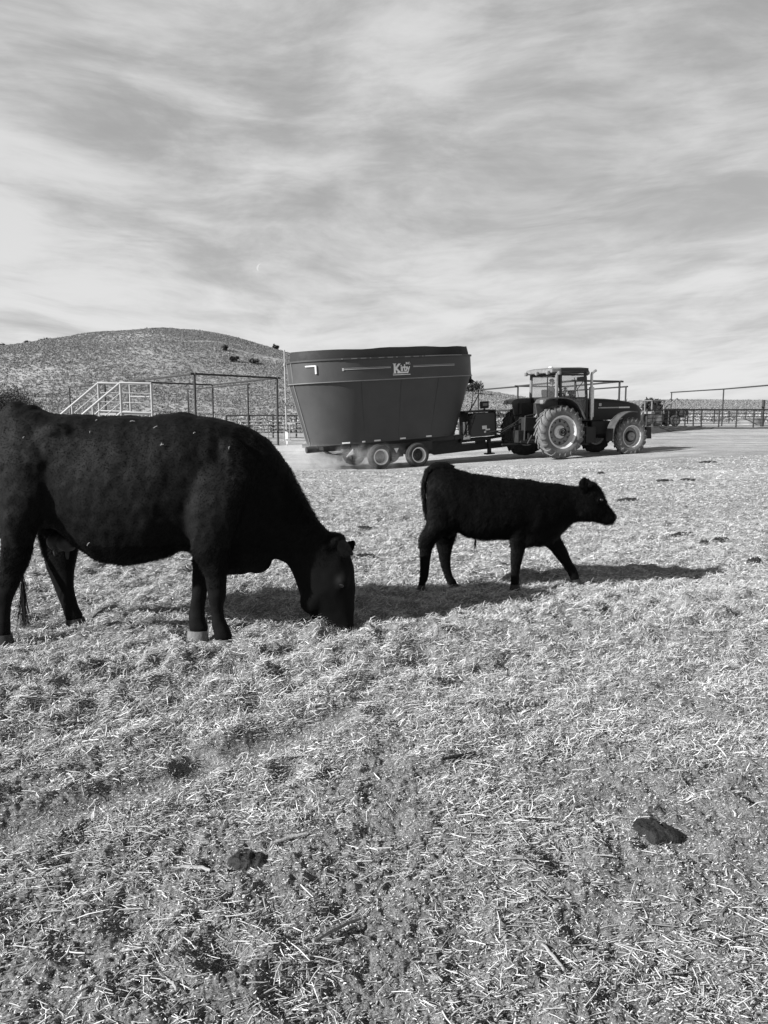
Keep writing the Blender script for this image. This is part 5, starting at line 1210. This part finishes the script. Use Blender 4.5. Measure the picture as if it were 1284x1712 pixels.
def make_sage():
    rg = np.random.RandomState(12)
    # hillside clumps
    n = 330000; y = 105 + 225 * rg.rand(n) ** .8; x = (rg.rand(n) - .5) * 2 * (y * .56 + 8); keep = (rg.rand(n) < (y / 330)) & (rg.rand(n) < np.clip(.85 + .9 * vn(x * .05, y * .05, 21), .3, 1))
    # two faint bare tracks on the right shoulder of the hill
    def on_hill(px, py):
        Ys = np.linspace(110, 320, 400); pp = np.array([P(px, py, q) for q in Ys]); g_ = gz(pp[:, 0], pp[:, 1]); i = int(np.argmax(g_ > pp[:, 2])); return pp[i]
    for pa, pb, wd in (((322, 571), (402, 577), 1.6), ((388, 583), (462, 600), 2.6)):
        a_, b_ = on_hill(*pa), on_hill(*pb); d_ = (b_ - a_)[:2]; L2 = (d_ ** 2).sum(); u_ = np.clip(((x - a_[0]) * d_[0] + (y - a_[1]) * d_[1]) / L2, 0, 1)
        dist = np.hypot(x - a_[0] - u_ * d_[0], y - a_[1] - u_ * d_[1]); keep &= (dist > wd * (1 + .9 * vn(x * .3, y * .3, 23))) | (rg.rand(len(x)) < .2)
    x, y = x[keep], y[keep]
    protos = []
    for s in range(6):
        V = leafdome(16, 50 + s, .6, .75, .3); protos.append((V, np.arange(len(V)).reshape(-1, 3)))
    sz = (.45 + .55 * rg.rand(len(x))) * np.where(rg.rand(len(x)) < .03, 1.7, 1)
    V, T = tile(protos, x, y, gz(x, y), sz * .40, sz * .36, rg.rand(len(x)) * 6.28)
    o = link('hillside_sagebrush', np_mesh('hillside_sagebrush', V, tris=T), M_sageh); tag(o, 'dense low sagebrush dotting the hillside', 'sagebrush', kind='stuff')
    # paler flat at the foot of the hill
    n = 2600; y = 62 + 55 * rg.rand(n); x = (rg.rand(n) - .5) * 2 * (y * .56 + 8); m = (y > 64 + 14 * (x > 14)) & ~((x > 12) & (y < 96)); x, y = x[m], y[m]
    protos = []
    for s in range(6):
        V = leafdome(170, 70 + s, .22, .8, .3); protos.append((V, np.arange(len(V)).reshape(-1, 3)))
    sz = .5 + .6 * rg.rand(len(x)); V, T = tile(protos, x, y, gz(x, y), sz, sz * .95, rg.rand(len(x)) * 6.28)
    o = link('sagebrush', np_mesh('sagebrush', V, tris=T), M_sage); tag(o, 'pale rabbitbrush and sagebrush on the flat at the foot of the hill', 'sagebrush', kind='stuff')
make_sage()
def tree(name, px, py_base, Y, h, wdt, label, cat, group=None, seed=0, leaf=.16, n=900, trunkf=.2):
    X = (px - 642) / FPX * Y; z = gz1(X, Y); t = empty(name, (X, Y, z)); tag(t, label, cat, group)
    rg = np.random.RandomState(seed); Vs = []
    for k in range(6):
        c = np.array([rg.normal(0, wdt * .24), rg.normal(0, wdt * .24), h * (trunkf + (1 - trunkf) * (.2 + .45 * rg.rand()))]); r = wdt * (.24 + .14 * rg.rand())
        V = leafdome(n // 6, seed * 7 + k, leaf / r, min(1, h * .33 / r), .2, .8) * r + c; Vs.append(V)
    V = np.concatenate(Vs); link('crown', np_mesh('crown', V, tris=np.arange(len(V)).reshape(-1, 3)), M_jun, t)
    mb = MB().path([(0, 0, -.2), (.04 * h, 0, h * .3), (.0, .03 * h, h * .7)], [.06 * h * .6, .045 * h * .6, .012 * h], 8)
    for k in range(4):
        a = k * 1.7 + seed; mb.path([(.02 * h, 0, h * (.18 + .08 * k)), (math.cos(a) * wdt * .3, math.sin(a) * wdt * .3, h * (.42 + .1 * k))], [.02 * h, .006 * h], 6)
    mb.build('trunk', M_bark, t)
J = [(15, 300, 2.0, 2.6, 'small dark juniper, leftmost of those on the hill\'s crest'), (57, 302, 2.2, 2.6, 'small dark juniper on the hill\'s left crest, second of three from the left edge'),
     (92, 303, 2.8, 4.4, 'wide dark juniper on the hill\'s left crest, the broadest of those on the skyline'), (464, 300, 2.4, 1.8, 'dark juniper on the hill\'s right shoulder just left of the tall pole'),
     (382, 240, 1.7, 1.6, 'dark juniper below the summit, highest of the three on the hill\'s right slope'), (396, 222, 1.9, 1.6, 'dark juniper on the hill\'s right slope, middle of three'),
     (425, 222, 1.4, 2.2, 'low wide dark juniper on the hill\'s right slope, lowest of three')]
for i, (px, Y, h, w_, l) in enumerate(J): tree('juniper', px, 0, Y, h, w_, l, 'juniper', 'junipers dotting the hill', seed=i, leaf=.5, n=420, trunkf=.05)
tree('juniper', 791, 0, 200, 3.4, 4.2, 'dark rounded tree on the slope directly behind the front end of the mixer', 'tree', seed=21, leaf=.45, n=900, trunkf=.1)
tree('juniper', 837, 0, 84, 1.5, 1.0, 'dark shrub among pale sage behind the gap between mixer and tractor', 'shrub', seed=22, leaf=.25, n=900, trunkf=.05)
tree('broad_tree', 1089, 0, 105, 3.1, 2.0, 'dark flat-topped tree behind the distant loader tractor', 'tree', seed=23, leaf=.3, n=1600, trunkf=.45)
tree('dark_thicket', 2, 0, 76, 4.5, 6.0, 'dark leafy tree at the left edge above the cow\'s rump', 'tree', seed=24, leaf=.13, n=14000, trunkf=.05)
tree('bare_shrub', 288, 0, 60, 2.6, 3.2, 'thin dark shrub between the stair rails and the pipe frame', 'shrub', seed=25, leaf=.14, n=800, trunkf=.05)
tree('juniper', 1030, 0, 130, 3.0, 3.2, 'dark treetop peeping over the tractor\'s hood', 'tree', seed=26, leaf=.4, n=600, trunkf=.1)

# ------------------------------------------------------------------ moon: a thin crescent far away
def make_moon():
    m = bpy.data.materials.new('moon_glow'); m.use_nodes = True; nt = m.node_tree; nt.nodes.clear()
    e = nt.nodes.new('ShaderNodeEmission'); e.inputs[0].default_value = (.385, .385, .385, 1); e.inputs[1].default_value = 1; o = nt.nodes.new('ShaderNodeOutputMaterial'); nt.links.new(e.outputs[0], o.inputs[0])
    c = P(435, 447, 4000); R = 6 / FPX * 4000; n = 20; outer = []; inner = []
    for k in range(n + 1):
        a = R_(80 + 175 * k / n); outer.append((R * math.cos(a), R * math.sin(a)))
        inner.append((R * .55 * math.cos(a) if abs(math.cos(a)) > .02 else 0, R * math.sin(a)))
    poly = outer + inner[::-1][1:-1]
    MB().prism([(x * .95 + y * .25, y) for x, y in poly], -2, 2).build('moon', m, smooth=0, loc=tuple(c))
    tag(bpy.data.objects['moon'], 'faint pale crescent moon low in the cloudy sky', 'moon')
make_moon()
